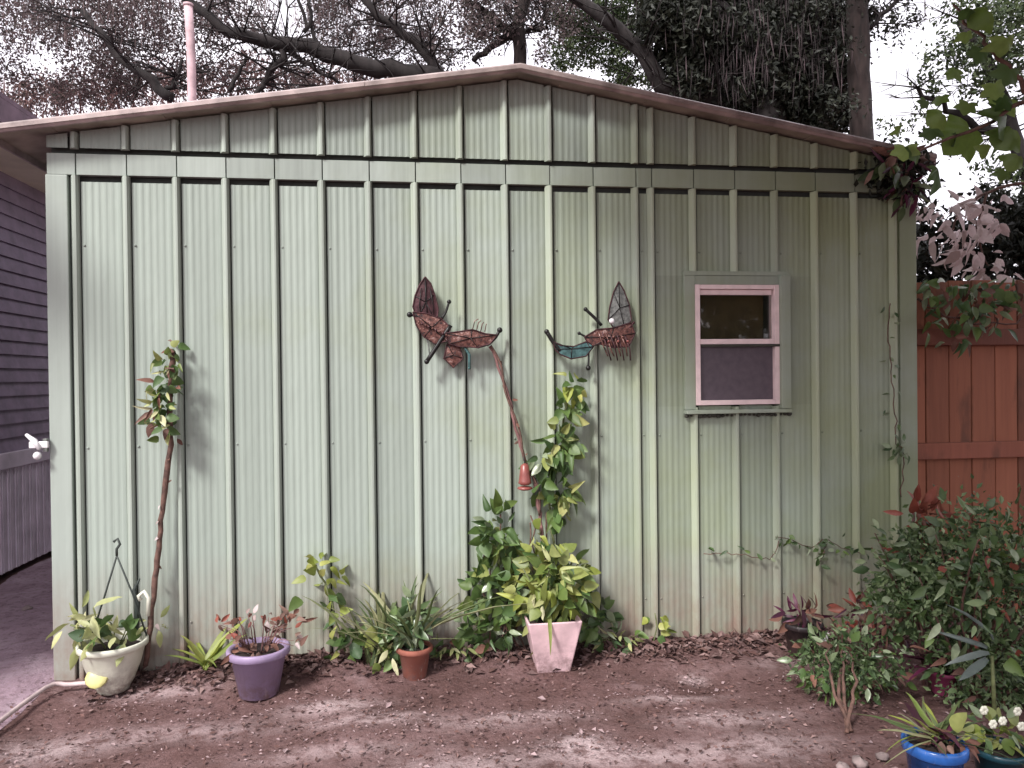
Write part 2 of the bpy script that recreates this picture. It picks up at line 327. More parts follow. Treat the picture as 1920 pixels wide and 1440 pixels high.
# leaf scattering as joined real geometry
DIAM_V = np.array([[0, 0, 0], [.5, .45, .12], [0, 1, -.05], [-.5, .45, .12]], float); DIAM_F = np.array([[0, 1, 2], [0, 2, 3]])
def scatter(name, pos, d, n, size, m, parent=None, asp=.5, tv=DIAM_V, tf=DIAM_F):
    pos = np.asarray(pos, float); K = len(pos); d = np.asarray(d, float); n = np.asarray(n, float)
    y = d/np.linalg.norm(d, axis=1, keepdims=True); z = n-y*np.sum(n*y, 1, keepdims=True); z /= np.linalg.norm(z, axis=1, keepdims=True)+1e-9
    x = np.cross(y, z); s = np.asarray(size).reshape(-1, 1, 1)*np.ones((K, 1, 1))
    V = (x[:, None, :]*tv[None, :, 0:1]*asp+y[:, None, :]*tv[None, :, 1:2]+z[:, None, :]*tv[None, :, 2:3]*min(1, asp*2))*s+pos[:, None, :]
    Fc = (tf[None]+np.arange(K)[:, None, None]*len(tv)).reshape(-1, 3)
    off = chain(parent).translation if parent else Vector((0, 0, 0))
    me = np_mesh(name, V.reshape(-1, 3)-np.array(off), Fc, m); ob = bpy.data.objects.new(name, me); C.objects.link(ob)
    if parent: ob.parent = parent
    return ob
# litter
def litter(name, K, xr, yr, size, m, label, cluster=None, near=None):
    if near: px = rng.uniform(*xr, K); py = px
    elif cluster is not None:
        c = cluster[rng.integers(0, len(cluster), K)]; px = c[:, 0]+rng.normal(0, 1, K)*c[:, 2]; py = c[:, 1]+rng.normal(0, 1, K)*c[:, 3]
    else: px = rng.uniform(*xr, K); py = rng.uniform(*yr, K)
    if near: py = -np.abs(rng.normal(0, near, K))-.02; 
    k = (py < -.025) | (px < -.15); px, py = px[k], py[k]
    K = len(px); z = ground_z(px, py)+rng.uniform(.002, .014, K)
    d = np.stack([rng.normal(size=K), rng.normal(size=K), rng.normal(0, .25, K)], 1); n = np.stack([rng.normal(0, .5, K), rng.normal(0, .5, K), np.ones(K)], 1)
    ob = scatter(name, np.stack([px, py, z], 1), d, n, rng.uniform(*size, K), m, None, .55); tag(ob, label, 'leaf litter', kind='stuff'); return ob
litter('bark_chips', 9000, (-.2, 5), (-2.4, 0), (.008, .026), L['litter'], 'red brown bark chips spread over the bed before the shed')
litter('leaf_litter', 3600, (0.1, 4.2), None, (.025, .065), L['brown'] if 0 else L['litter'], 'fallen brown leaves heaped along the foot of the green wall', near=.10)
cl = []
for u, v, a, b_ in ((300, 1290, .14, .07), (250, 1320, .12, .05), (620, 1310, .12, .045), (640, 1345, .12, .05), (1090, 1400, .10, .05), (1300, 1270, .025, .03), (1230, 1300, .12, .02), (720, 1370, .2, .05), (950, 1350, .25, .08), (340, 1350, .2, .06),
                    (1380, 1340, .2, .06), (1050, 1340, .1, .03), (1180, 1410, .15, .04), (60, 1420, .1, .05), (500, 1400, .3, .07), (880, 1420, .25, .05), (1500, 1270, .08, .04)):
    p = G(u, v); cl.append((p.x, p.y, a, b_))
litter('pale_leaf_litter', 1300, None, None, (.005, .016), L['litterpale'], 'pale dry flakes in loose patches on the red brown soil', cluster=np.array(cl))
litter('twig_litter', 260, (-.2, 4.5), (-2.2, 0), (.015, .04), L['litterpale'], 'pale dry leaf pieces spread thinly over the soil')

# ------------------------------------------------------------------ shed
PIT = .22
shed = thing('metal_shed', 'pale sage green ribbed metal shed with a low gable roof', 'shed', (2.02, 0, 0))
kx = [k*PIT for k in range(13)]+[(12.37+i)*PIT for i in range(7)]
EAVE, PEAK, XL, XR, XP = 2.476, 2.848, -.33, 4.21, 2.045
def roof_z(x): return PEAK-(PEAK-EAVE)*abs(x-XP)/(XP-XL if x < XP else XR-XP)
def rnd(): return random.uniform(-.0015, .0015)
def panel_mesh(w, z0, ztop, m, name='wall_panel', x0=0, clip=None):
    # fluted sheet between two ribs, local x 0..w ; ztop is a function of x
    n = max(4, int(round(24*w/.18))); mb = MB(); vs = []; fs = []
    for i in range(n+1):
        x = w*i/n; q = (i % 4)
        if clip: x = min(max(x, clip[0]), clip[1])
        y = (-.0017 if q in (1, 2) else 0)
        vs += [(x, y, z0), (x, y, ztop(x0+x))]
    for i in range(n): fs.append((2*i, 2*i+2, 2*i+3, 2*i+1))
    b = len(vs); vs += [(0, .004, z0), (w, .004, z0)]; fs.append((b, b+1, 2*n, 0))
    mb.add(vs, fs); return mb.mesh(name, m)
def rib_mesh(z0, z1, m, name='rib', slope=0):
    prof = [(-.026, .002), (-.012, -.023), (-.004, -.026), (.004, -.025), (.0105, -.013), (.0125, .003)]
    vs = [(x, y, z0) for x, y in prof]+[(x, y, z1+slope*x) for x, y in prof]; n = len(prof)
    fs = [(i, i+1, n+i+1, n+i) for i in range(n-1)]+[tuple(range(n-1, -1, -1)), tuple(range(n, 2*n))]
    return MB().add(vs, fs).mesh(name, m)
ZB = -.04; ZP = 2.272; ZR = 2.298
WX0, WX1, WZ0, WZ1 = 2.90, 3.415, 1.19, 1.865
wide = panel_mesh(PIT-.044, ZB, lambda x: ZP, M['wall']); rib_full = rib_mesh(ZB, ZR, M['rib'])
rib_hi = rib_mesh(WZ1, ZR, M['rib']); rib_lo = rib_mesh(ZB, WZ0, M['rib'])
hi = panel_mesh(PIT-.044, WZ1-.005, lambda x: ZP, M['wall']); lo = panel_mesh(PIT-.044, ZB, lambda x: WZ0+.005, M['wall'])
def put(me, x, y=0, z=0, name=None):
    return link(name or me.name.split('.')[0], me, shed, Matrix.Translation((x, y, z)))
for i, x in enumerate(kx):
    w = (kx[i+1] if i+1 < len(kx) else x+.075)-x
    if i+1 == len(kx): pass
    blocked = x+.02 > WX0-.05 and x+PIT-.02 < WX1+.05
    part_l = (x+.018 < WX0 < x+w-.02) or (x+.018 < WX1 < x+w-.02) or (WX0 <= x+.02 and x+w-.02 <= WX1)
    y = rnd()
    if w > .2:
        if part_l:
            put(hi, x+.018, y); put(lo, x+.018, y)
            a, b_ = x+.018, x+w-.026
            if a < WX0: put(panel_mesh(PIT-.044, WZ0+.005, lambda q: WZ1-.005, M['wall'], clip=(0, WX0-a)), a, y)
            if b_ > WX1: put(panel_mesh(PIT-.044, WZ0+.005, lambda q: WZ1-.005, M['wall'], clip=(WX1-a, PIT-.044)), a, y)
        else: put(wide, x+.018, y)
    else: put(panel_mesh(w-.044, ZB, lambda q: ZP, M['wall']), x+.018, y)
    if WX0-.02 < x < WX1+.02: put(rib_hi, x); put(rib_lo, x)
    else: put(rib_full, x)
    # gable piece above
    s = (PEAK-EAVE)/(XP-XL)*(1 if x < XP else -1)
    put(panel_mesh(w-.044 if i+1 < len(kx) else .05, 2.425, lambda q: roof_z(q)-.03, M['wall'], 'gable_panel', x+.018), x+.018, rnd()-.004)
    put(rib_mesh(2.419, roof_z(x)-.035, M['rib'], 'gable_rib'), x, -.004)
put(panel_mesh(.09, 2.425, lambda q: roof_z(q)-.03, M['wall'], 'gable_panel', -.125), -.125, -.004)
edges = [-.125]+kx+[4.16]
for a, b_ in zip(edges[:-1], edges[1:]):
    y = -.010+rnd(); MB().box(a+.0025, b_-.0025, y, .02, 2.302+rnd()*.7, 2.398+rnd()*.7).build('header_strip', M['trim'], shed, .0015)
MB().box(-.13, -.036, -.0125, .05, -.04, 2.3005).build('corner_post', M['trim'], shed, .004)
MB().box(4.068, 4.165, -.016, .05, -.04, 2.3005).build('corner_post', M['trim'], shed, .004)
bk = MB().box(-.12, WX0, .03, .05, -.05, 2.44); bk.box(WX1, 4.15, .03, .05, -.05, 2.44); bk.box(WX0, WX1, .03, .05, -.05, WZ0); bk.box(WX0, WX1, .03, .05, WZ1, 2.44)
bk.build('inner_wall', M['backing'], shed)
gb = MB(); gv = [(-.12, 2.44), (4.15, 2.44), (4.15, roof_z(4.15)-.035), (XP, PEAK-.035), (-.12, roof_z(-.12)-.035)]
gb.add([(x, .03, z) for x, z in gv]+[(x, .05, z) for x, z in gv], [(0, 1, 2, 3, 4), (9, 8, 7, 6, 5)]); gb.build('gable_backing', M['backing'], shed)
DEP = 3.6
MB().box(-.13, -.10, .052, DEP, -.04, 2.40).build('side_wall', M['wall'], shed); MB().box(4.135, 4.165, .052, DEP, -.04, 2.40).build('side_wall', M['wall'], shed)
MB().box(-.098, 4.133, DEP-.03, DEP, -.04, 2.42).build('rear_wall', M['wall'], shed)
MB().box(-.098, 4.133, .06, DEP-.04, -.03, .03).build('shed_floor', M['inside'], shed)
for xa, xb in ((XL, XP), (XR, XP)):
    za, zb = roof_z(xa), PEAK
    n = 10
    for i in range(n):
        t0, t1 = i/n, (i+1)/n
        A = [(xa+(xb-xa)*t, za+(zb-za)*t) for t in (t0, min(1, t1+.006))]
        mb = MB(); vs = []
        for (x, z) in A:
            z += (i % 2)*.003-.003
            for y in (-.095, DEP+.1): vs += [(x, y, z), (x, y, z-.018)]
        if xa > xb: vs = vs[4:]+vs[:4]
        mb.add(vs, [(0, 4, 6, 2), (1, 3, 7, 5), (0, 1, 5, 4), (2, 6, 7, 3), (0, 2, 3, 1), (4, 5, 7, 6)]).build('roof_sheet', M['roofsheet'], shed)
    # front trim: rolled top edge and a flat drop below it, in two lengths with a visible lap
    for t0, t1, d in ((0, .34, 0), (.335, .69, -.003), (.685, 1, 0)):
        x0, z0 = xa+(xb-xa)*t0, za+(zb-za)*t0; x1, z1 = xa+(xb-xa)*t1, za+(zb-za)*t1
        mb = MB(); prof = [(-.098, .010), (-.112, .008), (-.118+d, .0), (-.118+d, -.018), (-.112+d, -.021), (-.106, -.030), (-.098, -.032)]
        vs = [(x0, y, z0+z) for y, z in prof]+[(x1, y, z1+z) for y, z in prof]; k = len(prof)
        mb.add(vs, [(i, i+1, k+i+1, k+i) for i in range(k-1)]+[tuple(range(k)), tuple(range(2*k-1, k-1, -1)), (0, k, 2*k-1, k-1)])
        mb.build('roof_trim', M['rooftrim'], shed)
for a in (XL, XR):
    MB().box(min(a, a+.012), max(a, a+.012), -.095, DEP+.1, EAVE-.05, EAVE+.006).build('eave_trim', M['rooftrim'], shed)

sc = MB()
for i_, x in enumerate(kx):
    for z, y in (): sc.lathe([(.0055, 0), (.0045, .003), (.001, .0045)], 7, (0, 0, 0)); k_ = len(sc.v)-21; sc.v[k_:] = [(x+.055+v_[0], y-v_[2], z+v_[1]) for v_ in sc.v[k_:]]
    for z in (.22, 1.05, 1.98):
        if not (WX0-.1 < x < WX1 and WZ0-.1 < z < WZ1+.1): sc.lathe([(.006, 0), (.005, .003), (.001, .0045)], 7, (0, 0, 0)); k_ = len(sc.v)-21; sc.v[k_:] = [(x+.030+v_[0], -.002-v_[2], z+v_[1]+.004*math.sin(i_*7)) for v_ in sc.v[k_:]]
so = sc.build('screws', M['trim'], shed); so['kind'] = 'stuff'
# window
win = link('window', MB().box(WX0-.02, WX1+.02, -.0285, .001, WZ1-.006, WZ1+.015).mesh('window', M['trim']), shed)   # head of the casing
def wbox(name, x0, x1, y0, y1, z0, z1, m, bv=.0015, lab=None):
    ob = MB().box(x0, x1, y0, y1, z0, z1).build(name, m, win, bv)
    if lab: ob['label'] = lab
    return ob
wbox('casing', WX0-.02, WX0+.035, -.028, .029, WZ0-.012, WZ1-.007, M['trim']); wbox('casing', WX1-.03, WX1+.02, -.055, .029, WZ0-.012, WZ1-.007, M['trim'])
wbox('casing', WX0+.036, WX1-.031, -.028, .029, WZ1-.052, WZ1-.008, M['trim'])
fx0, fx1, fz0, fz1 = WX0+.036, WX1-.031, WZ0+.01, WZ1-.053
wbox('frame', fx0, fx0+.024, -.034, .03, fz0, fz1, M['vinyl']); wbox('frame', fx1-.024, fx1, -.034, .03, fz0, fz1, M['vinyl'])
wbox('frame', fx0+.025, fx1-.025, -.03, .03, fz1-.022, fz1, M['vinyl']); wbox('frame', fx0+.025, fx1-.025, -.034, .03, fz0, fz0+.024, M['vinyl'])
zm = 1.521
wbox('meeting_rail', fx0+.025, fx1-.025, -.032, .012, zm-.012, zm+.014, M['vinyl'])
wbox('shadow_strip', fx0+.028, fx1+.02, -.036, -.004, zm-.026, zm-.0125, M['sealant_shadow'])  # dark strip standing in for the shadow under the meeting rail
wbox('sash_rail', fx0+.03, fx1-.03, -.012, .012, fz1-.05, fz1-.023, M['vinyl'])
wbox('pane', fx0+.025, fx1-.025, .004, .008, zm+.014, fz1-.022, M['glass'], 0)
wbox('insect_screen', fx0+.025, fx1-.025, -.006, -.004, fz0+.024, zm-.026, M['screen'], 0)
wbox('blind', fx0+.04, fx1-.045, .055, .06, zm-.03, fz1-.03, M['inboard'], 0)
sb = MB().box(WX0-.02, WX1+.025, -.05, .0, WZ0-.034, WZ0-.014)
sb.build('sill', M['trim'], win, .003)
sb = MB()
for i in range(24):
    x = WX0-.01+i*.024; sb.ball((x, -.018, WZ0-.041-random.uniform(0, .006)), random.uniform(.006, .013), 7, (1.3, .8, 1))
sb.build('sealant_bead', M['sealant_shadow'], win)
# spigot/latch at the left corner
p = P(76, 835, -.03); lt = thing('gate_latch', 'small white metal latch bracket on the left corner post of the shed', 'latch', p)
MB().box(p.x-.045, p.x+.035, p.y-.012, p.y+.006, p.z-.012, p.z+.018).build('arm', M['white'], lt, .004)
MB().tube([(p.x-.06, p.y, p.z+.05), (p.x-.02, p.y-.01, p.z+.02), (p.x+.005, p.y-.02, p.z-.015)], [.007, .013, .010], 8).build('lever', M['white'], lt)
MB().ball((p.x-.005, p.y-.02, p.z-.045), .018).build('knob', M['white'], lt)
MB().box(p.x+.012, p.x+.03, p.y-.008, p.y+.0125, p.z-.03, p.z+.03).build('plate', M['greymetal'], lt, .002)

# ------------------------------------------------------------------ neighbouring mobile home
HX = -1.30
mh = thing('mobile_home', 'dark mauve lap sided home with pale ribbed skirting behind the shed at left', 'house', (HX-2, 2, 0))
ztop = PX(40, 338, HX).z; zbot = PX(30, 845, HX).z
n = int((ztop-zbot)/.098); hh = (ztop-zbot)/n
bme = MB().add([(0, -1, 0), (0, 9, 0), (-.018, 9, hh), (-.018, -1, hh), (-.018, -1, 0), (-.018, 9, 0)], [(0, 1, 2, 3), (4, 5, 1, 0)]).mesh('siding_board', M['mobile_siding'])
for i in range(n): link('siding_board', bme, mh, Matrix.Translation((HX, 0, zbot+i*hh)))
MB().box(HX-3, HX-.019, -1, 9, .15, ztop+.1).build('house_body', M['mobile_siding'], mh)
sk = MB().box(0, .012, 0, .098, 0, 1).box(.0121, .02, .03, .045, 0, 1).box(.0121, .02, .06, .072, 0, 1).mesh('skirting_panel', M['skirting'])
zsk = zbot-.11
for i in range(100): link('skirting_panel', sk, mh, Matrix.Translation((HX, -.9+i*.1, .05)) @ Matrix.Diagonal((1, 1, zsk-.05, 1)))
MB().box(HX, HX+.035, -1, 9, zsk, zbot).build('ledge_board', M['skirting'], mh, .004)
_d = ray(0, 232); EX = CAM.x+_d.x*(ztop-CAM.z)/_d.z; ZF = PX(0, 188, EX).z
MB().box(HX-.02, EX, -1, 9, ztop, ztop+.03).build('soffit', M['mobile_soffit'], mh)
MB().box(EX, EX+.03, -1, 9, ztop-.005, ZF).build('fascia', M['mobile_roof'], mh)
rf = MB().add([(EX+.03, -1, ZF+.002), (EX+.03, 9, ZF+.002), (-3.6, 9, ZF+.25), (-3.6, -1, ZF+.25), (EX+.03, -1, ZF+.03), (EX+.03, 9, ZF+.03), (-3.6, 9, ZF+.28), (-3.6, -1, ZF+.28)],
    [(0, 3, 2, 1), (4, 5, 6, 7), (0, 1, 5, 4), (0, 4, 7, 3), (1, 2, 6, 5)]); rf.build('roof', M['mobile_roof'], mh)

# ------------------------------------------------------------------ fence
fy = .10; fe = thing('wood_fence', 'red brown stained board fence with two rails right of the shed', 'fence', (4.9, fy, 0))
x = 4.185; i = 0
while x < 8.2:
    w = .135+random.uniform(-.004, .004); z1 = 1.86+random.uniform(-.012, .012)
    MB().box(x, x+w, fy+.03+rnd(), fy+.048, -.03, z1).build('board', M['fence'], fe, .003); x += w+.006; i += 1
for z in (1.50, .875, .22): MB().box(4.175, 8.2, fy-.012, fy+.026, z, z+.09).build('rail', M['fence_rail'], fe, .005)
for x in (4.175+1.9, 4.175+3.8): MB().box(x, x+.09, fy-.10, fy-.013, -.03, 1.9).build('post', M['fence_rail'], fe, .004)

# ------------------------------------------------------------------ leaf meshes
def leaf_mesh(name, m, w=.5, prof=None, droop=.15, fold=.12, wav=0):
    prof = prof or [(0, .06), (.16, .62), (.38, 1), (.66, .78), (.86, .4), (1, .02)]
    vs = []; fs = []
    for t_, q in prof:
        z = -droop*t_*t_+wav*math.sin(t_*9)*.03
        vs += [(-w/2*q, t_, z+fold*q*w), (0, t_, z), (w/2*q, t_, z+fold*q*w)]
    for i in range(len(prof)-1):
        a = 3*i; fs += [(a, a+1, a+4, a+3), (a+1, a+2, a+5, a+4)]
    mb = MB().add(vs, fs, True); return mb.mesh(name, m)
def lobed_mesh(name, m, lobes=5, droop=.1):
    pts = []
    k = lobes*4
    for i in range(k+1):
        a = math.radians(-150+300*i/k); r = .52+.2*math.cos(a*.9)*1+(.13 if i % 4 == 2 else (-.10 if i % 4 == 0 else 0))
        pts.append((math.sin(a)*r*.9, .42+math.cos(a)*r*.62, 0))
    vs = [(0, .35, 0)]+[(x, y, -droop*(x*x*2+(y-.35)**2*1.3)) for x, y, _ in pts]
    return MB().add(vs, [(0, i+1, i+2) for i in range(len(pts)-1)], True).mesh(name, m)
heart = [(0, .25), (.1, .85), (.3, 1), (.6, .75), (.85, .35), (1, .02)]
blade = [(0, .5), (.25, .9), (.5, 1), (.75, .75), (.92, .35), (1, .02)]
LM = {}
for k, (m, kw) in dict(pothos=(L['pothos'], dict(w=.72, prof=heart, droop=.22)), ivy=(L['ivy'], dict(w=.75, prof=heart, droop=.2)), lime=(L['lime'], dict(w=.6, prof=heart, droop=.25)),
        darkg=(L['darkg'], dict(w=.46, droop=.2)), redtip=(L['redtip'], dict(w=.4)), purple=(L['purple'], dict(w=.25, prof=blade, droop=.5)), dead=(L['dead'], dict(w=.55, droop=.45, fold=.4)),
        brown=(L['brown'], dict(w=.5, droop=.4, fold=.4)), blade=(L['blade'], dict(w=.09, prof=blade, droop=.55, fold=.2)), pale=(L['pale'], dict(w=.36, droop=.3)),
        greybl=(L['greybl'], dict(w=.22, prof=blade, droop=.35)), small=(L['ivy'], dict(w=.6, droop=.1)), limeblade=(L['lime'], dict(w=.15, prof=blade, droop=.5))).items():
    LM[k] = [leaf_mesh('leaf', m, **kw)]+[leaf_mesh('leaf', m, **{**kw, 'w': kw['w']*a, 'droop': kw.get('droop', .15)*d_, 'fold': f_, 'wav': 1}) for a, d_, f_ in ((1, .3, .3), (.8, 1.8, .2), (1.15, 1.2, -.1), (.6, 2.4, .6))]
LM['maple'] = [lobed_mesh('leaf', L['maple'], 5, .25), lobed_mesh('leaf', L['maple'], 5, .6), lobed_mesh('leaf', L['maple'], 3, .8)]
def lf(parent, kind, pos, d, nrm, size, name='leaf'):
    me = random.choice(LM[kind]); return link(name, me, parent, frame(pos, d, nrm, size, random.gauss(0, .35)))
CAMDIR = Vector((0, -1, .45))
def cloud(parent, kind, c, rad, n, size, name='leaf', out=1.0, down=.3):
    """n leaves through an ellipsoid, pointing outward and drooping"""
    for _ in range(n):
        q = rv(); q = q/max(q.length, .01)*random.random()**.45; pos = Vector(c)+Vector((q.x*rad[0], q.y*rad[1], q.z*rad[2]))
        if pos.y > -.03 and pos.x < 4.17 and pos.x > -.13: pos.y = -.03-random.random()*.03
        if pos.z < .02: pos.z = .02+random.random()*.03
        d = Vector(q)*out+rv(.45)+Vector((0, -.15, -down)); lf(parent, kind if isinstance(kind, str) else random.choice(kind), pos, d, CAMDIR+rv(.5), random.uniform(*size), name)
def path_pts(pts, n):
    out = []; L_ = [Vector(p) for p in pts]
    seg = [(L_[i+1]-L_[i]).length for i in range(len(L_)-1)]; T = sum(seg)
    for k in range(n):
        s = T*k/(n-1); i = 0
        while i < len(seg)-1 and s > seg[i]: s -= seg[i]; i += 1
        out.append(L_[i].lerp(L_[i+1], min(1, s/seg[i])))
    return out
def wobble(pts, a): return [p+rv(a) for p in pts]
def along(parent, kind, pts, n, spread, size, name='leaf', down=.35):
    q = path_pts(pts, n)
    for p in q:
        o_ = rv(spread); pos = p+o_; pos.y = min(pos.y, -.035) if -.13 < pos.x < 4.17 else pos.y
        d = o_.normalized()*.8+rv(.4)+Vector((0, -.2, -down)); lf(parent, kind if isinstance(kind, str) else random.choice(kind), pos, d, CAMDIR+rv(.5), random.uniform(*size), name)
def pot(parent, c, r1, r0_, h, m, rim=.012, sides=28, soilz=.93):
    mb = MB(); prof = [(r0_*.9, 0), (r0_, .004), (r1*.96, h*.82), (r1+rim*.3, h*.83), (r1+rim, h*.86), (r1+rim, h*.98), (r1+rim*.6, h), (r1, h), (r1*.93, h*.96), (r1*.9, h*.8)]
    mb.lathe(prof, sides, c); pt = mb.build('pot', m, parent)
    MB().lathe([(1e-4, h*soilz-.002), (r1*.94, h*soilz-.006)], 20, c, False).build('soil', M['dirt'], parent); return pt

# ------------------------------------------------------------------ plants along the wall
GRP = 'potted plants along the shed wall'
# 1 hanging basket set on the ground at the left
c = G(212, 1272); c = Vector((c.x, -.19, .0)); c.x = P(212, 1230, -.19).x
hp = thing('hanging_pot', 'cream pot with wire hanger and pale yellow leaves at the left corner of the shed', 'potted plant', c)
mb = MB(); prof = [(.055, .0), (.062, .004), (.085, .05), (.112, .12), (.128, .185), (.132, .19), (.142, .195), (.142, .215), (.136, .22), (.128, .215), (.118, .17)]
mb.lathe(prof, 32, c); mb.build('pot', M['potwhite'], hp); MB().lathe([(1e-4, .188), (.121, .182)], 20, c, False).build('soil', M['dirt'], hp)
apex = P(219, 1042, -.17)
for a in (150, 20, 265):
    e = c+Vector((.134*math.cos(math.radians(a)), .134*math.sin(math.radians(a)), .215))
    if a != 265: MB().tube([e, e.lerp(apex, .5)+rv(.003), apex], .0042, 6).build('hanger_wire', M['wire'], hp)
MB().tube([apex, apex+Vector((0, 0, .03)), apex+Vector((.014, 0, .05)), apex+Vector((.005, 0, .075)), apex+Vector((-.012, 0, .062))], .006, 6).build('hook', M['wire'], hp)
fp = MB(); e0 = c+Vector((-.04, -.108, .085))
fp.ball((0, 0, 0), .048, 12, (1, .25, .9))
ob = link('relief_flower', fp.mesh('relief_flower', simple('yellow_glaze', (.66, .62, .26), .4)), hp, Matrix.Translation(c+Vector((-.03, -.098, .095))) @ Matrix.Rotation(math.radians(-25), 4, 'X')); ob['label'] = 'raised pale leaf motif on the pot front'
cloud(hp, 'pale', c+Vector((-.11, -.03, .30)), (.10, .07, .09), 26, (.06, .12), out=1.2, down=.5)
cloud(hp, ['pale', 'ivy'], c+Vector((.0, -.03, .27)), (.13, .08, .07), 26, (.05, .1), out=1.2, down=.2)
for k in range(7):
    a = random.uniform(0, 6.28); MB().tube([c+Vector((.03*math.cos(a), .03*math.sin(a), .19)), c+Vector((.07*math.cos(a), .06*math.sin(a), .26)), c+Vector((.13*math.cos(a)-.04, .09*math.sin(a), .3))], .003, 5).build('stem', M['stemgreen'], hp)
cq = P(268, 1130, -.15); MB().tube([P(255, 1190, -.12), P(258, 1130, -.12), P(252, 1105, -.12), P(262, 1085, -.12)], [.010, .012, .009, .004], 7).build('cord', M['wire'], hp)
MB().tube([cq+Vector((.02, 0, -.06)), cq+Vector((.025, 0, .02)), cq+Vector((.005, 0, .05)), cq+Vector((-.018, 0, .03)), cq+Vector((-.01, 0, .01))], .009, 7).build('curl_handle', M['potwhite'], hp)
cloud(hp, 'pale', P(292, 1170, -.12), (.06, .04, .03), 7, (.05, .08))

# 2 tall stem leaning on the wall at left
pp = [P(272, 1250, -.10), P(284, 1150, -.08), P(296, 1040, -.07), P(303, 960, -.06), P(314, 880, -.055), P(322, 830, -.055), P(318, 760, -.06), P(322, 700, -.06), P(324, 655, -.06)]
sp = thing('stake_plant', 'bare brown cane with dry curled leaves near its top leaning on the wall', 'plant', (pp[0].x, pp[0].y, 0))
q = wobble(path_pts(pp, 34), .003); MB().tube(q, [.011+.003*random.random() for _ in q], 7).build('stem', M['stem'], sp)
along(sp, ['brown', 'brown', 'ivy', 'ivy', 'pothos', 'pale'], [P(318, 815, -.09), P(300, 760, -.10), P(315, 700, -.09), P(322, 655, -.09)], 95, .026, (.032, .066))
along(sp, ['dead', 'brown'], pp[1:6], 12, .012, (.02, .035)); cloud(sp, ['brown', 'pale', 'ivy'], P(293, 770, -.11), (.05, .03, .06), 10, (.05, .08))

# 3 purple pot with dried plant
c = Vector((P(486, 1300, -.33).x, -.33, 0))
pu = thing('potted_plant', 'purple plastic pot of dried pinkish sprigs on the bare soil', 'potted plant', c, GRP)
pot(pu, c, .118, .082, .205, M['potpurple'], .014)
for k in range(26):
    a = random.uniform(0, 6.28); r = random.uniform(.05, .22); h = random.uniform(.02, .14)
    b0 = c+Vector((.05*math.cos(a), .05*math.sin(a), .19)); b1 = c+Vector((r*math.cos(a), r*.5*math.sin(a), .20+h)); mid = b0.lerp(b1, .5)+Vector((0, 0, .03))
    MB().tube([b0, mid, b1], [.0028, .002, .0015], 4).build('stem', M['stempink'], pu)
    for _ in range(2): lf(pu, random.choice(['brown', 'dead', 'brown', 'redtip']), b1+rv(.012), rv()+Vector((math.cos(a), 0, .3)), CAMDIR+rv(.5), random.uniform(.03, .055))
cloud(pu, 'brown', c+Vector((-.02, 0, .215)), (.13, .10, .03), 22, (.03, .06)); cloud(pu, 'brown', c+Vector((.14, .04, .27)), (.05, .04, .07), 10, (.03, .06))

# 4 sprouting strap leaf clump between
def clump(label, u, v, y, kind, n, size, spread, cat='plant', name='plant_clump', up_=1.0):
    b0 = P(u, v, y); b0.z = .015; t_ = thing(name, label, cat, b0)
    MB().tube([b0+Vector((0, 0, -.02)), b0+Vector((.004, 0, .03))], [.012, .006], 6).build('stem', M['stemgreen'], t_)
    for k in range(n):
        a = random.uniform(0, 6.28); d = Vector((math.cos(a)*spread, math.sin(a)*spread*.5-.1, up_)); lf(t_, kind, b0+rv(.008)+Vector((0, 0, .02)), d, Vector((-math.cos(a), -math.sin(a)-.6, .5)), random.uniform(*size))
    return t_
clump('small green strap leaf clump between the cane and the purple pot', 388, 1235, -.10, 'limeblade', 14, (.12, .24), .55)

# 5 lime vine
pp = [P(645, 1225, -.08), P(635, 1180, -.07), P(622, 1130, -.06), P(605, 1090, -.06), P(590, 1062, -.06)]
lv = thing('lime_vine', 'yellow green vine climbing the wall left of the terracotta pot', 'vine', (pp[0].x, pp[0].y, 0))
MB().tube(wobble(path_pts(pp, 16), .004), .005, 6).build('stem', M['stemgreen'], lv)
along(lv, ['lime', 'lime', 'pothos'], [P(585, 1085, -.09), P(600, 1062, -.09)], 18, .045, (.05, .09)); along(lv, ['ivy', 'lime'], pp[:4], 20, .025, (.045, .075))
cloud(lv, 'ivy', P(655, 1200, -.11), (.07, .04, .05), 12, (.05, .09))

# 6 spider plant and terracotta pot
c = Vector((P(778, 1275, -.26).x, -.26, 0))
tp = thing('potted_plant', 'small terracotta pot with long dark arching blades before the wall', 'potted plant', c, GRP)
pot(tp, c, .072, .052, .145, M['terra'], .010)
for k in range(34):
    a = random.uniform(0, 6.28); l = random.uniform(.2, .38); lf(tp, 'blade' if k % 3 else 'darkg', c+Vector((.02*math.cos(a), .02*math.sin(a), .14)), Vector((math.cos(a)*.5-.12, math.sin(a)*.3, 1.1)), Vector((-math.cos(a), -math.sin(a)-.3, .7)), (l*.62, l, l) if k % 3 else (.09, .13, .1))
MB().tube([c+Vector((0, 0, .1)), c+Vector((-.01, .02, .26)), c+Vector((-.04, .05, .40))], [.009, .006, .003], 6).build('stem', M['stemgreen'], tp)
cloud(tp, 'darkg', c+Vector((-.01, 0, .24)), (.08, .05, .13), 60, (.05, .09), down=.3)
b0 = Vector((P(718, 1250, -.16).x, -.16, .02))
sp2 = thing('spider_plant', 'pale striped spider plant spilling over the soil left of the terracotta pot', 'plant', b0)
MB().tube([b0-Vector((0, 0, .03)), b0+Vector((0, 0, .05))], [.03, .012], 7).build('crown', M['stemgreen'], sp2)
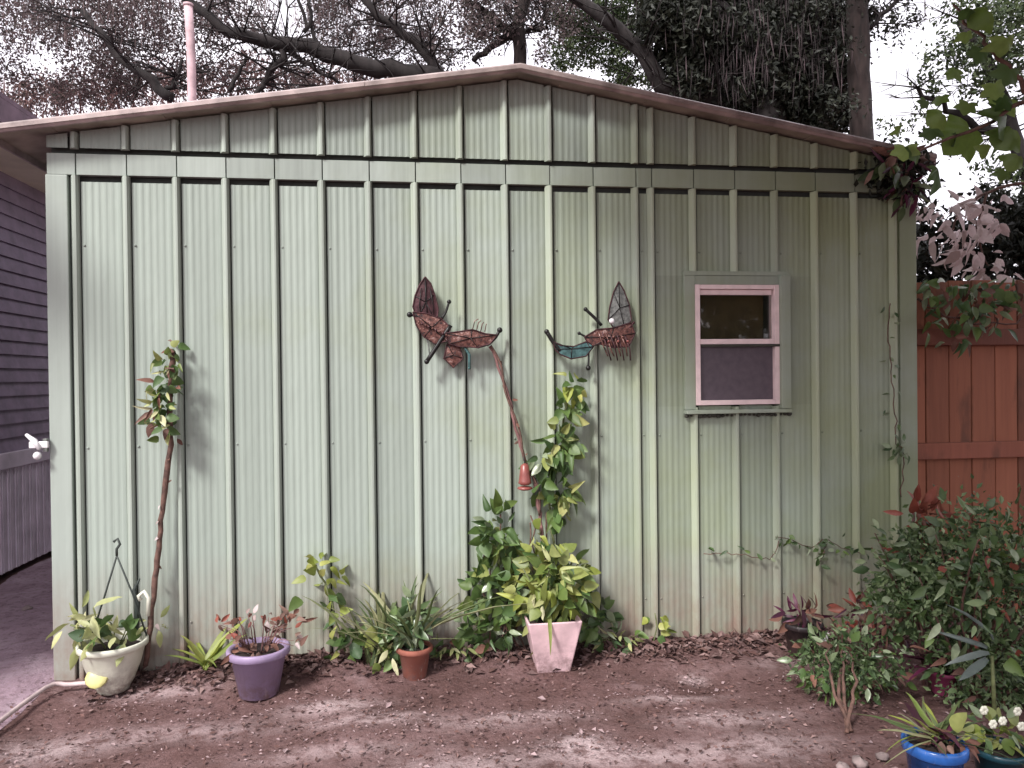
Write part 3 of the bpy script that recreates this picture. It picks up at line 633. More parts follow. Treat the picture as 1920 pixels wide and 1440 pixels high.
for k in range(70):
    a = random.uniform(0, 6.28); l = random.uniform(.2, .38)
    lf(sp2, 'blade', b0+rv(.02)+Vector((random.uniform(-.04, .06), -.02, .03)), Vector((math.cos(a)*.35+.1, math.sin(a)*.25, 1.15)), Vector((-math.cos(a), -math.sin(a)-.5, .6)), (l*.75, l, l))
cloud(sp2, ['pale', 'ivy', 'pothos'], b0+Vector((.04, -.03, .11)), (.12, .06, .12), 66, (.045, .085), down=.3)

# 7 big variegated plant in the pink square pot and vine up the wall
c = Vector((P(1034, 1252, -.24).x, -.24, 0))
pk = thing('potted_plant', 'square pale pink tapered pot holding bushy yellow variegated foliage', 'potted plant', c, GRP)
h = .245; a0, a1 = .075, .125
mb = MB(); 
def sq(r, z): return [(c.x+sx*r, c.y+sy*r*.95, c.z+z) for sx, sy in ((-1, -1), (1, -1), (1, 1), (-1, 1))]
vs = sq(a0, .0)+sq(a1, h)+sq(a1-.012, h)+sq(a1-.02, h*.85)
mb.add(vs, [(3, 2, 1, 0)]+[(4*j+i, 4*j+(i+1) % 4, 4*j+4+(i+1) % 4, 4*j+4+i) for j in range(3) for i in range(4)]); mb.build('pot', M['potpink'], pk, .007)
MB().box(c.x-a1+.022, c.x+a1-.022, c.y-a1+.03, c.y+a1-.03, h*.8, h*.93).build('soil', M['dirt'], pk)
for k in range(16):
    a = random.uniform(0, 6.28); MB().tube([c+Vector((.03*math.cos(a), .03*math.sin(a), .2)), c+Vector((.09*math.cos(a), .06*math.sin(a), .36)), c+Vector((.17*math.cos(a), .09*math.sin(a), .48))], .004, 5).build('stem', M['stemgreen'], pk)
cloud(pk, ['pothos', 'pothos', 'lime', 'ivy'], c+Vector((.01, .02, .36)), (.21, .13, .20), 230, (.045, .088), down=.6)
cloud(pk, ['pothos', 'lime', 'pale'], c+Vector((.02, -.06, .40)), (.15, .08, .15), 46, (.06, .10), down=.35)
cloud(pk, 'limeblade', c+Vector((-.02, -.05, .30)), (.05, .03, .03), 10, (.15, .22), down=-.2)
b0 = Vector((P(945, 1220, -.08).x, -.08, 0))
bv = thing('wall_bush', 'dark green leafy climber heaped against the wall left of the pink pot', 'plant', b0)
for k in range(9):
    u_ = 905+k*14; top_ = P(u_+random.uniform(-15, 20), random.uniform(960, 1060), -.06); MB().tube(wobble(path_pts([b0+Vector((random.uniform(-.1, .12), 0, 0)), P(u_, 1110, -.06), top_], 12), .006), .004, 5).build('stem', M['stem'], bv)
cloud(bv, ['ivy', 'ivy', 'darkg', 'pothos'], P(935, 1010, -.10), (.11, .06, .16), 78, (.05, .095))
cloud(bv, ['ivy', 'ivy', 'darkg', 'pothos'], P(935, 1110, -.11), (.14, .07, .17), 110, (.05, .095))
cloud(bv, ['ivy', 'darkg'], P(920, 1180, -.12), (.16, .07, .09), 70, (.045, .08))
b0 = Vector((P(1140, 1225, -.10).x, -.10, 0))
gb2 = thing('ground_vine', 'low dark green vine creeping along the wall foot right of the pink pot', 'vine', b0)
MB().tube(wobble(path_pts([P(1080, 1200, -.08), P(1140, 1205, -.08), P(1200, 1220, -.08)], 12), .008), .004, 5).build('stem', M['stemgreen'], gb2)
cloud(gb2, ['darkg', 'ivy'], P(1120, 1160, -.10), (.09, .05, .12), 46, (.05, .08)); cloud(gb2, ['darkg', 'ivy', 'pale'], P(1155, 1200, -.12), (.13, .06, .06), 40, (.04, .07))
b0 = Vector((P(830, 1235, -.10).x, -.10, 0))
g3 = thing('ground_vine', 'low green creeper between the terracotta pot and the leafy climber', 'vine', b0)
MB().tube(wobble(path_pts([P(800, 1225, -.08), P(850, 1215, -.09), P(900, 1215, -.08)], 12), .008), .004, 5).build('stem', M['stemgreen'], g3)
cloud(g3, ['ivy', 'pale', 'brown'], P(850, 1215, -.12), (.14, .06, .04), 40, (.04, .07))
# climbing vine above
pp = [P(1030, 1120, -.07), P(1038, 1020, -.05), P(1030, 950, -.05), P(1035, 880, -.05), P(1055, 800, -.05), P(1065, 730, -.05)]
cv = thing('climbing_vine', 'green leafy vine climbing the wall under the blue green ornament', 'vine', (pp[0].x, pp[0].y, 0))
MB().tube(wobble(path_pts(pp, 24), .004), .006, 6).build('stem', M['stemgreen'], cv)
def cvl(u, v, ru, rv_, n, k=('ivy', 'ivy', 'pothos')): cloud(cv, list(k), P(u, v, -.09), (ru/390, .045, rv_/390), n, (.05, .092), down=.6)
cvl(1072, 735, 36, 32, 20, ('ivy', 'lime')); cvl(1060, 785, 26, 35, 22); cvl(1052, 840, 36, 40, 34); cvl(1030, 870, 34, 30, 22, ('ivy', 'darkg')); cvl(1055, 930, 34, 32, 26); cvl(1015, 905, 14, 25, 7, ('greybl', 'ivy')); cvl(1045, 970, 20, 20, 10); cvl(1000, 1000, 16, 24, 9, ('pale', 'lime'))
# leaning pink stems
pp = [P(918, 648, -.05), P(935, 690, -.05), P(955, 750, -.06), P(965, 800, -.06), P(985, 860, -.06), P(1003, 910, -.06), P(1010, 965, -.07), P(1025, 1050, -.10), P(1032, 1130, -.15)]
ls = thing('leaning_stem', 'pinkish brown twisted bare stem slanting up the wall to the rust ornament', 'stem', (pp[-1].x, pp[-1].y, 0))
q = wobble(path_pts(pp, 34), .003); MB().tube(q, [.007+.003*i/33 for i in range(34)], 7).build('stem', M['stempink'], ls)
q = [p+Vector((.012*math.sin(i*.55)+.004, -.01, 0)) for i, p in enumerate(path_pts(pp[:7], 30))]; MB().tube(q, .0055, 6).build('stem', M['stem'], ls)
along(ls, 'brown', pp[:5], 7, .01, (.02, .035))
p = P(984, 890, -.09); rfd = thing('red_feeder', 'small red hanging feeder hooked on the leaning stem', 'bird feeder', p)
MB().lathe([(.004, .055), (.02, .045), (.026, .0), (.03, -.03), (.034, -.04), (.02, -.05)], 14, p).build('body', M['redplastic'], rfd)
MB().lathe([(.012, -.055), (.035, -.06), (.038, -.068), (.02, -.075)], 14, p).build('tray', M['redplastic'], rfd)
MB().tube([p+Vector((0, 0, .055)), p+Vector((-.004, .02, .09)), p+Vector((0, .035, .10))], .003, 5).build('wire', M['wire'], rfd)
# small sprout right
b0 = P(1238, 1195, -.06); b0.z = .0
ss = thing('sprout', 'single small green sprout at the wall foot right of the bushy plants', 'plant', b0)
pp = [P(1225, 1205, -.07), P(1232, 1175, -.06), P(1228, 1150, -.06)]; MB().tube(path_pts(pp, 8), .003, 5).build('stem', M['stemgreen'], ss)
along(ss, ['ivy', 'lime'], pp, 12, .022, (.035, .06))
# thin tendrils on the wall at the right
def tendril(label, pts, n, size=(.028, .05)):
    q = [P(u, v, -.035) for u, v in pts]; t_ = thing('wall_tendril', label, 'vine', q[0]); MB().tube(wobble(path_pts(q, 18), .004), .0022, 5).build('stem', M['stem'], t_)
    for p_ in path_pts(q, n): lf(t_, random.choice(['small', 'darkg']), p_+Vector((random.gauss(0, .012), -.015, random.gauss(0, .015))), rv()+Vector((0, -.2, -.4)), CAMDIR+rv(.4), random.uniform(*size))
tendril('thin vine with a few hanging leaves crossing low below the window', [(1322, 1040), (1350, 1038), (1385, 1040), (1450, 1050), (1458, 1015)], 9)
tendril('leafier green tendril across the wall right of the thin vine', [(1455, 1008), (1490, 1012), (1520, 1030), (1545, 1010), (1580, 1028), (1620, 1040)], 30)
tendril('twig of small leaves dangling over the second rib from the right end', [(1550, 1020), (1540, 1050), (1530, 1058)], 8)
# ivy bits on right corner post
q = [P(1690, 930, -.05), P(1695, 850, -.05), P(1680, 830, -.06), P(1672, 700, -.05), P(1668, 640, -.05), P(1668, 565, -.05)]
iv = thing('corner_ivy', 'thin dark ivy climbing the right corner post of the shed', 'vine', q[0]); MB().tube(wobble(path_pts(q, 26), .006), .003, 5).build('stem', M['stem'], iv)
cloud(iv, 'darkg', P(1690, 840, -.08), (.055, .04, .05), 22, (.035, .06)); along(iv, 'darkg', q[2:], 16, .022, (.03, .045))

# ------------------------------------------------------------------ wall ornaments
def plate(pts, y, th, m, name, parent, holes=None):
    n = len(pts); vs = [(p.x, y, p.z) for p in pts]+[(p.x, y+th, p.z) for p in pts]
    cx = sum(p.x for p in pts)/n; cz = sum(p.z for p in pts)/n; vs += [(cx, y-.008, cz), (cx, y+th, cz)]
    fs = [(i, (i+1) % n, 2*n) for i in range(n)]+[((i+1) % n+n, i+n, 2*n+1) for i in range(n)]+[(i, i+n, (i+1) % n+n, (i+1) % n) for i in range(n)]
    pl_ = MB().add(vs, fs).build(name, m, parent)
    if parent.get('category') == 'wall ornament':
        q = [Vector((p.x, y-.002, p.z)) for p in pts]; MB().tube(q+[q[0]], .0034, 6, False).build('edge_wire', M['rustdark'], pl_)
        mid = sum(q, Vector())/n; mb = MB()
        for i in range(0, n, 2): mb.tube([mid+Vector((0, -.008, 0)), q[i]], .002, 4)
        mb.build('seam', M['blackmetal'], pl_)
    return pl_
def V2(l, y=-.06): return [P(u, v, y) for u, v in l]
def ball_rod(parent, pts, r, rb, m=None, end=True, name='limb'):
    q = V2(pts, -.075); mb = MB().tube(path_pts(q, 8), r, 7)
    if end: mb.ball(q[-1], rb, 9)
    return mb.build(name, m or M['blackmetal'], parent)
o1 = thing('wall_ornament', 'rust red metal creature ornament with dark pointed wing and curled tail', 'wall ornament', P(850, 620, -.05), 'pair of metal ornaments on the wall')
w = plate(V2([(797, 519), (808, 532), (815, 552), (822, 580), (818, 605), (800, 615), (782, 600), (774, 575), (778, 555), (786, 535)]), -.06, .006, M['rustdark'], 'wing', o1)
for k, l in enumerate([[(797, 522), (799, 560), (802, 605)], [(790, 540), (786, 570), (790, 600)], [(806, 540), (812, 570), (814, 598)]]): MB().tube(V2(l, -.07), .0022, 5).build('vein', M['blackmetal'], w)
plate(V2([(774, 585), (800, 588), (828, 598), (845, 615), (838, 640), (815, 645), (795, 632), (780, 610)], -.07), -.078, .012, M['rust'], 'body', o1)
plate(V2([(835, 625), (860, 622), (885, 618), (910, 626), (932, 628), (918, 645), (895, 652), (860, 650), (842, 645)], -.07), -.082, .012, M['rust'], 'tail', o1)
ball_rod(o1, [(895, 651), (918, 644), (930, 632), (937, 619)], .008, .014, name='tail_tip')
ball_rod(o1, [(790, 595), (768, 590)], .006, .014); ball_rod(o1, [(828, 598), (836, 585), (842, 566)], .006, .011)
ball_rod(o1, [(845, 610), (825, 640), (800, 678)], .011, .013); ball_rod(o1, [(870, 650), (880, 665), (880, 690)], .007, .008, M['tealmetal'])
plate(V2([(838, 645), (862, 650), (868, 672), (850, 690), (832, 672)], -.06), -.062, .006, M['rust'], 'fin', o1)
for k in range(9):
    u_ = 785+k*6.5; MB().ball(P(u_, 604+k*3, -.092), .006, 8).build('bead', M['rustdark'] if k % 2 else M['rust'], o1)
for k in range(4): MB().tube(V2([(885+k*8, 622), (890+k*7, 602+3*k), (897+k*5, 598+3*k)], -.075), .0025, 5).build('curl_wire', M['rust'], o1)
ball_rod(o1, [(795, 615), (803, 645), (806, 672)], .0035, .005, M['greymetal'])
o2 = thing('wall_ornament', 'metal creature ornament with teal curved tail and grey mesh wing', 'wall ornament', P(1120, 620, -.05), 'pair of metal ornaments on the wall')
plate(V2([(1160, 528), (1170, 545), (1180, 572), (1184, 600), (1172, 618), (1150, 615), (1140, 600), (1143, 575), (1150, 548)]), -.06, .004, M['greymetal'], 'wing', o2)
plate(V2([(1095, 632), (1118, 618), (1150, 615), (1182, 605), (1190, 625), (1178, 650), (1150, 652), (1122, 645), (1105, 652)], -.07), -.078, .012, M['rust'], 'body', o2)
plate(V2([(1036, 640), (1050, 648), (1075, 650), (1100, 640), (1112, 650), (1098, 668), (1070, 673), (1050, 665), (1040, 655)], -.07), -.08, .012, M['tealmetal'], 'tail', o2)
ball_rod(o2, [(1050, 658), (1036, 640), (1025, 622)], .011, .013, name='tail_tip'); ball_rod(o2, [(1128, 610), (1115, 596), (1098, 580)], .008, .011); ball_rod(o2, [(1103, 650), (1104, 670), (1103, 690)], .005, .013); ball_rod(o2, [(1105, 635), (1086, 625)], .005, .009)
ball_rod(o2, [(1175, 620), (1188, 605)], .005, .008, M['rustdark'])
MB().ball(P(1147, 602, -.095), .014).build('bead', M['white'], o2)
for k in range(8): MB().tube(V2([(1122+k*7, 622+k*1), (1132+k*7, 650+(k % 3)*4), (1140+k*6, 668+(k % 2)*8)], -.092), .0035, 5).build('streamer', M['rustdark'] if k % 2 else M['rust'], o2)
for k in range(6): MB().ball(P(1132+k*9, 632+(k % 2)*8, -.096), .0065, 8).build('bead', M['redplastic'] if k % 2 else M['rust'], o2)

# hose at lower left
hs = MB().tube(path_pts([G(-40, 1385, .02), G(0, 1352, .02), G(45, 1318, .02), G(85, 1290, .03), G(105, 1281, .03), G(125, 1284, .02), G(160, 1281, .02), G(185, 1279, .02)], 30), .010, 10).build('garden_hose', M['hose'])
tag(hs, 'pale hose lying on the ground and curving to the left corner of the shed', 'hose')
for k, (u, v, r) in enumerate(((52, 1145, .03), (1612, 1434, .026), (1655, 1422, .019), (1578, 1440, .018))):
    p = G(u, v); ob = link('stone', MB().ball((0, 0, 0), r, 8, (random.uniform(.9, 1.4), 1, .65)).mesh('stone', M['stone']), None, Matrix.Translation((p.x, p.y, r*.35)))
    for vv in ob.data.vertices: vv.co += rv(r*.13)
    tag(ob, ['small dark stone lying on the path beside the shed', 'pale stone on the soil left of the blue pot', 'pale stone nearest to the blue pot', 'pale stone farthest left of the blue pot at the picture edge'][k], 'stone')

# ------------------------------------------------------------------ right foreground plants
def shrub(name, label, base, c, rad, n, size, kinds, stuffn, cat='shrub', ns=9, stemm='stem', ssize=.03):
    t_ = thing(name, label, cat, base)
    for k in range(ns):
        e = Vector(c)+Vector((random.uniform(-.7, .7)*rad[0], random.uniform(-.6, .6)*rad[1], random.uniform(-.1, .75)*rad[2]))
        m_ = Vector(base).lerp(e, .5)+Vector((random.gauss(0, .03), random.gauss(0, .03), .04)); MB().tube(wobble(path_pts([base, m_, e], 9), .006), [.009-.0008*i for i in range(9)], 6).build('stem', M[stemm], t_)
    cloud(t_, kinds, c, rad, n, size, down=.1)
    if stuffn:
        q = rng.normal(size=(stuffn, 3)); q /= np.linalg.norm(q, axis=1, keepdims=True); q *= rng.random((stuffn, 1))**.5
        # clumps
        ctr = q[rng.integers(0, 45, stuffn)]*.85+rng.normal(0, .16, (stuffn, 3)); pos = np.array(c)+ctr*np.array(rad); pos[:, 2] = np.maximum(pos[:, 2], .03)
        fo = scatter('foliage', pos, rng.normal(size=(stuffn, 3))+ctr*.6, rng.normal(size=(stuffn, 3))*.6+np.array([0, -1, .8]), rng.uniform(.6, 1.3, stuffn)*ssize, L['bushfol'], t_); fo['kind'] = 'stuff'
    return t_
c = P(1850, 1075, -.95)
big = shrub('leafy_shrub', 'large dark glossy leaved shrub with red new tips before the fence', (c.x-.02, -.9, .0), c, (.36, .30, .33), 290, (.045, .085), ['darkg']*9+['ivy', 'ivy', 'redtip'], 3000, ns=14)
c2 = P(1720, 1085, -.8); cloud(big, 'darkg', c2, (.18, .15, .20), 1, (.05, .07))
c = P(1705, 1080, -.72)
shrub('leafy_shrub', 'looser shrub with pointed green leaves between the wall tendrils and the large shrub', (c.x+.1, -.72, 0), c, (.22, .18, .25), 150, (.05, .085), ['darkg', 'darkg', 'ivy', 'darkg'], 1500, ns=10)
c = P(1595, 1240, -.75)
shrub('leafy_shrub', 'low sprawling grey green shrub on bare stems beside the black pot', G(1592, 1370), c, (.27, .16, .17), 240, (.035, .065), ['darkg', 'darkg', 'small', 'brown'], 1300, ns=4, ssize=.026)
c = P(1712, 965, -.7)
t_ = thing('red_tip_plant', 'slender plant with coral red top leaves against the fence boards', 'plant', (c.x+.05, -.7, 0))
MB().tube(wobble(path_pts([(c.x+.05, -.7, 0), (c.x+.02, -.7, .5), c], 10), .006), .007, 6).build('stem', M['stempink'], t_)
cloud(t_, 'redtip', c+Vector((.03, 0, .02)), (.09, .05, .06), 22, (.06, .11), down=-.4); cloud(t_, ['redtip', 'darkg'], c+Vector((.12, 0, -.1)), (.12, .07, .1), 22, (.05, .08))
c = P(1650, 1155, -.5); t_ = thing('red_foliage_plant', 'bushy dark red leaved plant at the wall behind the low shrub', 'plant', (c.x, -.4, 0))
MB().tube([(c.x, -.45, 0), c], .008, 6).build('stem', M['stem'], t_); cloud(t_, ['redtip', 'brown', 'purple'], P(1615, 1150, -.4), (.13, .08, .08), 50, (.05, .085)); cloud(t_, ['redtip', 'brown', 'purple'], P(1690, 1160, -.45), (.14, .08, .10), 40, (.05, .085))
# black pot
c = Vector((P(1505, 1225, -.27).x, -.27, 0)); bp = thing('potted_plant', 'black plastic pot of drooping dark purple leaves near the right end of the wall', 'potted plant', c, GRP)
pot(bp, c, .088, .066, .155, M['potblack'], .008); cloud(bp, ['purple', 'brown', 'purple'], c+Vector((0, 0, .19)), (.10, .06, .045), 26, (.05, .09), down=.0)
MB().tube([c+Vector((0, 0, .13)), c+Vector((-.02, 0, .24))], .005, 5).build('stem', M['stem'], bp)
p = P(1550, 1200, -.28); wr = plate([P(1530, 1187, -.3), P(1555, 1188, -.3), P(1550, 1205, -.3), P(1541, 1218, -.3), P(1537, 1200, -.3)], -.3, .012, M['white'], 'plant_label', bp); wr['label'] = 'white plastic tag stuck beside the pot'
# magenta plant
b0 = G(1770, 1300); b0 = Vector((b0.x, b0.y, 0)); mp_ = thing('potted_plant', 'magenta glazed small pot with purple strap leaves under the large shrub', 'potted plant', b0)
zc = P(1768, 1265, b0.y).z
pot(mp_, b0, .055, .045, zc+.02, M['pinkflower'], .008)
for k in range(26):
    a = random.uniform(0, 6.28); l = random.uniform(.10, .2); lf(mp_, 'purple', b0+Vector((0, 0, zc+.01)), Vector((math.cos(a)*.7, math.sin(a)*.5, .9)), Vector((-math.cos(a), -math.sin(a), .5)), l)
# grey strap plant
b0 = P(1865, 1270, -1.05); b0.z = 0; gp = thing('strap_leaf_plant', 'plant with broad grey green strap leaves over the magenta pot', 'plant', b0)
MB().tube([b0, P(1860, 1230, -1.05)], [.009, .006], 7).build('stem', M['stemgreen'], gp)
for (u, v, dx, dz) in ((1850, 1215, -1, .5), (1855, 1225, -1, .15), (1850, 1235, -.9, -.4), (1860, 1200, -.5, 1)):
    lf(gp, 'greybl', P(u, v, -1.08), Vector((dx, -.2, dz)), Vector((.2, -1, .6)), (.15, .15, .15))
# blue pot
c = P(1752, 1388, -1.55); hp_ = c.z; c = Vector((c.x, c.y, 0)); bl = thing('potted_plant', 'glossy cobalt blue pot with yellow green leaves at the lower right', 'potted plant', c)
pot(bl, c, .083, .062, hp_, M['potblue'], .010)
for k in range(30):
    a = random.uniform(0, 6.28); l = random.uniform(.09, .19); lf(bl, random.choice(['limeblade', 'blade', 'blade', 'purple']), c+Vector((rng.normal()*.02, rng.normal()*.02, hp_-.01)), Vector((math.cos(a)*.7-.1, math.sin(a)*.5, .8)), Vector((-math.cos(a), -math.sin(a), .6)), (l, l, l))
lf(bl, 'lime', c+Vector((.02, -.05, hp_+.06)), (.9, 0, .5), (0, -1, .3), .075); cloud(bl, 'brown', c+Vector((.03, -.02, hp_+.01)), (.07, .05, .015), 20, (.03, .05))
c = P(1872, 1400, -1.45); hh2 = c.z; c = Vector((c.x, c.y, 0)); bt = thing('potted_plant', 'dark teal pot with creamy yellow blooms at the lower right corner', 'potted plant', c)
pot(bt, c, .075, .06, hh2, M['potteal'], .008); cloud(bt, ['lime', 'darkg', 'pothos'], c+Vector((0, 0, hh2+.05)), (.10, .07, .05), 60, (.035, .06))
for u, v in ((1845, 1332), (1908, 1334), (1880, 1352), (1915, 1362), (1862, 1358)):
    p = P(u, v, c.y-.06); mb = MB()
    for k in range(6):
        a = k*1.05; mb.ball(p+Vector((.008*math.cos(a), 0, .008*math.sin(a))), .0075, 7, (1, .6, 1))
    mb.build('flower', M['potwhite'], bt)
# low foreground fill on the right
c = P(1870, 1240, -.9); fl = shrub('leafy_shrub', 'dark low undergrowth shrub behind the teal and blue pots', (c.x, -.9, 0), c, (.30, .15, .2), 110, (.04, .07), ['darkg', 'brown', 'ivy', 'darkg'], 3000, ns=8)

# ------------------------------------------------------------------ trees
def crown_pts(centers, K, sig):
    centers = np.array(centers, float); w_ = centers[:, 3]**2; w_ /= w_.sum(); i = rng.choice(len(centers), K, p=w_)
    # sub clumps
    sub = centers[i, :3]; nsub = len(centers)*14; si = rng.integers(0, 14, K); offs = rng.normal(size=(len(centers), 14, 3)); offs /= np.linalg.norm(offs, axis=2, keepdims=True); offs *= rng.random((len(centers), 14, 1))**.4
    return sub+offs[i, si]*centers[i, 3:4]+rng.normal(size=(K, 3))*sig*centers[i, 3:4]
def crown(name, centers, K, size, m, parent, sig=.2, asp=.5, hang=0):
    p = crown_pts(centers, K, sig); d = rng.normal(size=(K, 3)); d[:, 2] -= hang; n_ = rng.normal(size=(K, 3))+np.array([0, -.4, .6])
    ob = scatter(name, p, d, n_, rng.uniform(size[0], size[1], K), m, parent, asp); ob['kind'] = 'stuff'; return ob
def moss(name, tops, K, m, parent, lr=(.25, .9), w=.02):
    tops = np.array(tops, float); i = rng.integers(0, len(tops), K); p = tops[i]+rng.normal(size=(K, 3))*np.array([.30, .25, .12])
    d = np.stack([rng.normal(0, .12, K), rng.normal(0, .12, K), -np.ones(K)], 1); n_ = rng.normal(size=(K, 3)); n_[:, 1] -= 1
    ob = scatter(name, p, d, n_, rng.uniform(*lr, K), m, parent, w*2); ob['kind'] = 'stuff'; return ob
def limb(parent, pts, r_, m, n=22, name='branch', wob=.02):
    q = path_pts(pts, n); q = [q[0]]+wobble(q[1:], wob); MB().tube(q, [r_[0]+(r_[1]-r_[0])*i/(n-1) for i in range(n)], 9).build(name, m, parent); return q
def twigs(parent, q, k, l, r_, m, name='twig'):
    mb = MB(); ends = []
    for _ in range(k):
        p = random.choice(q); d = rv(); d.z = abs(d.z)*.4-.1; d.normalize(); a = p+d*l*.5+rv(.05*l); e = p+d*l*random.uniform(.7, 1.2)+rv(.1*l); mb.tube([p, a, e], [r_, r_*.6, r_*.25], 5); ends.append(e)
        for _ in range(3):
            d2 = (d+rv(.7)).normalized(); mb.tube([a, a+d2*l*.3, a+d2*l*.55+rv(.03)], [r_*.5, r_*.35, r_*.15], 4, False)
    ob = mb.build(name, m, parent); ob['kind'] = 'stuff'; return ends
def W(l, y): return [P(u, v, y) for u, v in l]
# left oak: long dark limb reaching left to right over the roof
Y1 = 6.5
oa = thing('oak_tree', 'grey twiggy oak with long dark limbs behind the left roof slope', 'tree', (P(760, 200, Y1).x, Y1, 0))
b0 = Vector((P(760, 200, Y1).x+.2, Y1, 0))
limb(oa, [b0, b0+Vector((0, 0, 2.2)), P(830, 140, Y1)], (.17, .11), M['bark'], name='trunk', wob=.01)
q1 = limb(oa, W([(830, 145), (745, 133), (690, 127), (640, 105), (590, 92), (520, 84), (470, 68), (430, 64), (385, 28), (330, -20)], Y1), (.14, .05), M['bark'])
q2 = limb(oa, W([(540, 92), (510, 125), (488, 165), (470, 185)], Y1), (.055, .03), M['bark'], 12)
q3 = limb(oa, W([(540, 92), (580, 125), (640, 160)], Y1), (.035, .02), M['bark'], 10)
q4 = limb(oa, W([(325, 185), (305, 168), (270, 140), (230, 118), (190, 60), (150, 20)], Y1+.4), (.07, .035), M['bark'], 14)
q5 = limb(oa, W([(310, 165), (330, 145), (345, 110)], Y1+.4), (.035, .02), M['bark'], 8)
q6 = limb(oa, W([(570, 60), (585, 30), (575, -10)], Y1), (.03, .02), M['bark'], 8); q7 = limb(oa, W([(600, 90), (575, 40), (560, 0)], Y1), (.03, .02), M['bark'], 8)
q8 = limb(oa, W([(430, 170), (445, 130), (475, 105)], Y1), (.03, .02), M['bark'], 8)
q9 = limb(oa, W([(830, 145), (780, 80), (700, 20), (640, -60)], Y1), (.08, .04), M['bark'], 14)
en = twigs(oa, q1+q2+q3+q4+q5+q9, 130, .8, .016, M['bark'])
def wc(l, y, sy=.5): return [(*P(u, v, y+random.uniform(-sy, sy)), r_) for u, v, r_ in l]
crown('crown', wc([(60, 30, .6), (180, 60, .75), (200, 120, .55), (260, 80, .7), (280, 20, .7), (130, 170, .4), (60, 150, .4), (160, 0, .8), (350, 60, .5), (230, 160, .4), (400, 110, .35), (420, 20, .5), (30, -40, .8), (350, -60, .9), (-100, 60, .8), (-180, -60, .9), (120, -140, 1)], Y1+1.5), 42000, (.035, .08), L['crown_grey'], oa, .22, .4)
crown('crown', wc([(620, 70, .5), (700, 90, .5), (770, 60, .6), (730, 20, .6), (560, 150, .3), (600, 0, .5), (800, 110, .4), (680, 150, .25), (480, 40, .35), (640, -60, .9)], Y1+1.3), 17000, (.035, .075), L['crown_grey'], oa, .22, .4)
moss('hanging_moss', [P(random.uniform(120, 760), random.uniform(-40, 80), Y1+random.uniform(.4, 1.4)) for _ in range(120)], 2600, L['moss'], oa, (.08, .28))
# far thin vegetation low above the left roof
fb = thing('bare_thicket', 'pale pinkish thicket of bare twigs just above the left roof slope', 'thicket', (P(300, 200, 10).x, 10, 0))
mb = MB()
for k in range(260):
    u = random.uniform(-40, 900); p = P(u, 260, 10+random.uniform(-1, 1)); t2 = p+Vector((random.gauss(0, .25), 0, random.uniform(.3, 1.1))); mb.tube([Vector((p.x, p.y, 0)), p, p.lerp(t2, .5)+rv(.05), t2], [.02, .012, .009, .004], 4, False)
tk = mb.build('branches', M['stempink'], fb); tk['kind'] = 'stuff'
crown('foliage', wc([(u, 190-40*math.sin(u/290), .35) for u in range(-20, 900, 45)], 10, 1), 15000, (.04, .09), leafmat('pinkish_leaf', [(.20, .12, .12), (.30, .20, .19), (.12, .09, .075)], .3, .8, True), fb, .3)
# centre tree
Y2 = 7.5
ob_ = thing('oak_tree', 'mid toned oak with a crooked dark bough behind the roof peak', 'tree', (P(985, 200, Y2).x, Y2, 0)); b0 = Vector((P(975, 200, Y2).x, Y2, 0))
q1 = limb(ob_, [b0, P(975, 110, Y2), P(968, 60, Y2), P(985, 0, Y2), P(1000, -80, Y2)], (.14, .09), M['barkred'], name='trunk'); q2 = limb(ob_, W([(968, 62), (945, 72), (915, 95), (888, 112)], Y2), (.06, .04), M['bark'], 10); q3 = limb(ob_, W([(968, 64), (1000, 58), (1028, 50)], Y2), (.05, .03), M['bark'], 8)
q4 = limb(ob_, W([(968, 60), (900, 20), (840, -40)], Y2), (.06, .04), M['bark'], 10)
twigs(ob_, q1[8:]+q2+q3+q4, 60, .7, .014, M['bark'])
crown('crown', wc([(850, 40, .45), (900, 0, .5), (900, 60, .3), (940, 30, .5), (1000, 10, .4), (1030, 100, .3), (880, 90, .3), (820, 80, .3), (960, -50, .8), (1050, 20, .5)], Y2), 11000, (.035, .08), L['crown_grey'], ob_, .22, .45)
crown('crown', wc([(1080, 40, .5), (1120, 100, .4), (1160, 60, .5), (1060, 110, .25), (1110, 0, .6), (1200, 30, .5), (1190, 120, .4), (1160, 150, .25)], Y2), 14000, (.035, .08), L['crown_green'], ob_, .22, .5)
# big dark oak, leaning trunk and moss
Y3 = 6.0
oc = thing('oak_tree', 'massive dark oak draped with hanging moss behind the right roof slope', 'tree', (P(1420, 250, Y3).x, Y3, 0)); b0 = Vector((P(1400, 250, Y3).x, Y3, 0))
q1 = limb(oc, [b0, b0+Vector((0, 0, 2)), P(1430, 140, Y3), P(1500, 20, Y3), P(1540, -80, Y3)], (.38, .26), M['bark'], name='trunk'); q2 = limb(oc, W([(1380, 210), (1300, 190), (1240, 160), (1200, 90), (1130, 30), (1050, -20)], Y3), (.15, .07), M['bark'], 14)
q3 = limb(oc, W([(1430, 140), (1380, 60), (1320, -20)], Y3), (.16, .1), M['bark'], 12); twigs(oc, q1[8:]+q2+q3, 80, .9, .02, M['bark'])
crown('crown', wc([(1300, 40, .5), (1350, 100, .6), (1420, 60, .6), (1480, 120, .6), (1530, 60, .5), (1400, 170, .5), (1500, 190, .45), (1560, 140, .35), (1320, 160, .4), (1250, 60, .4), (1380, -30, .9), (1500, -20, .8), (1570, 200, .25), (1450, 210, .4), (1350, 210, .35), (1420, 230, .35), (1540, 230, .35), (1500, 240, .35), (1290, 130, .4), (1590, 60, .3), (1270, 10, .5)], Y3+.3), 85000, (.06, .12), L['crown_dark'], oc, .24, .5)
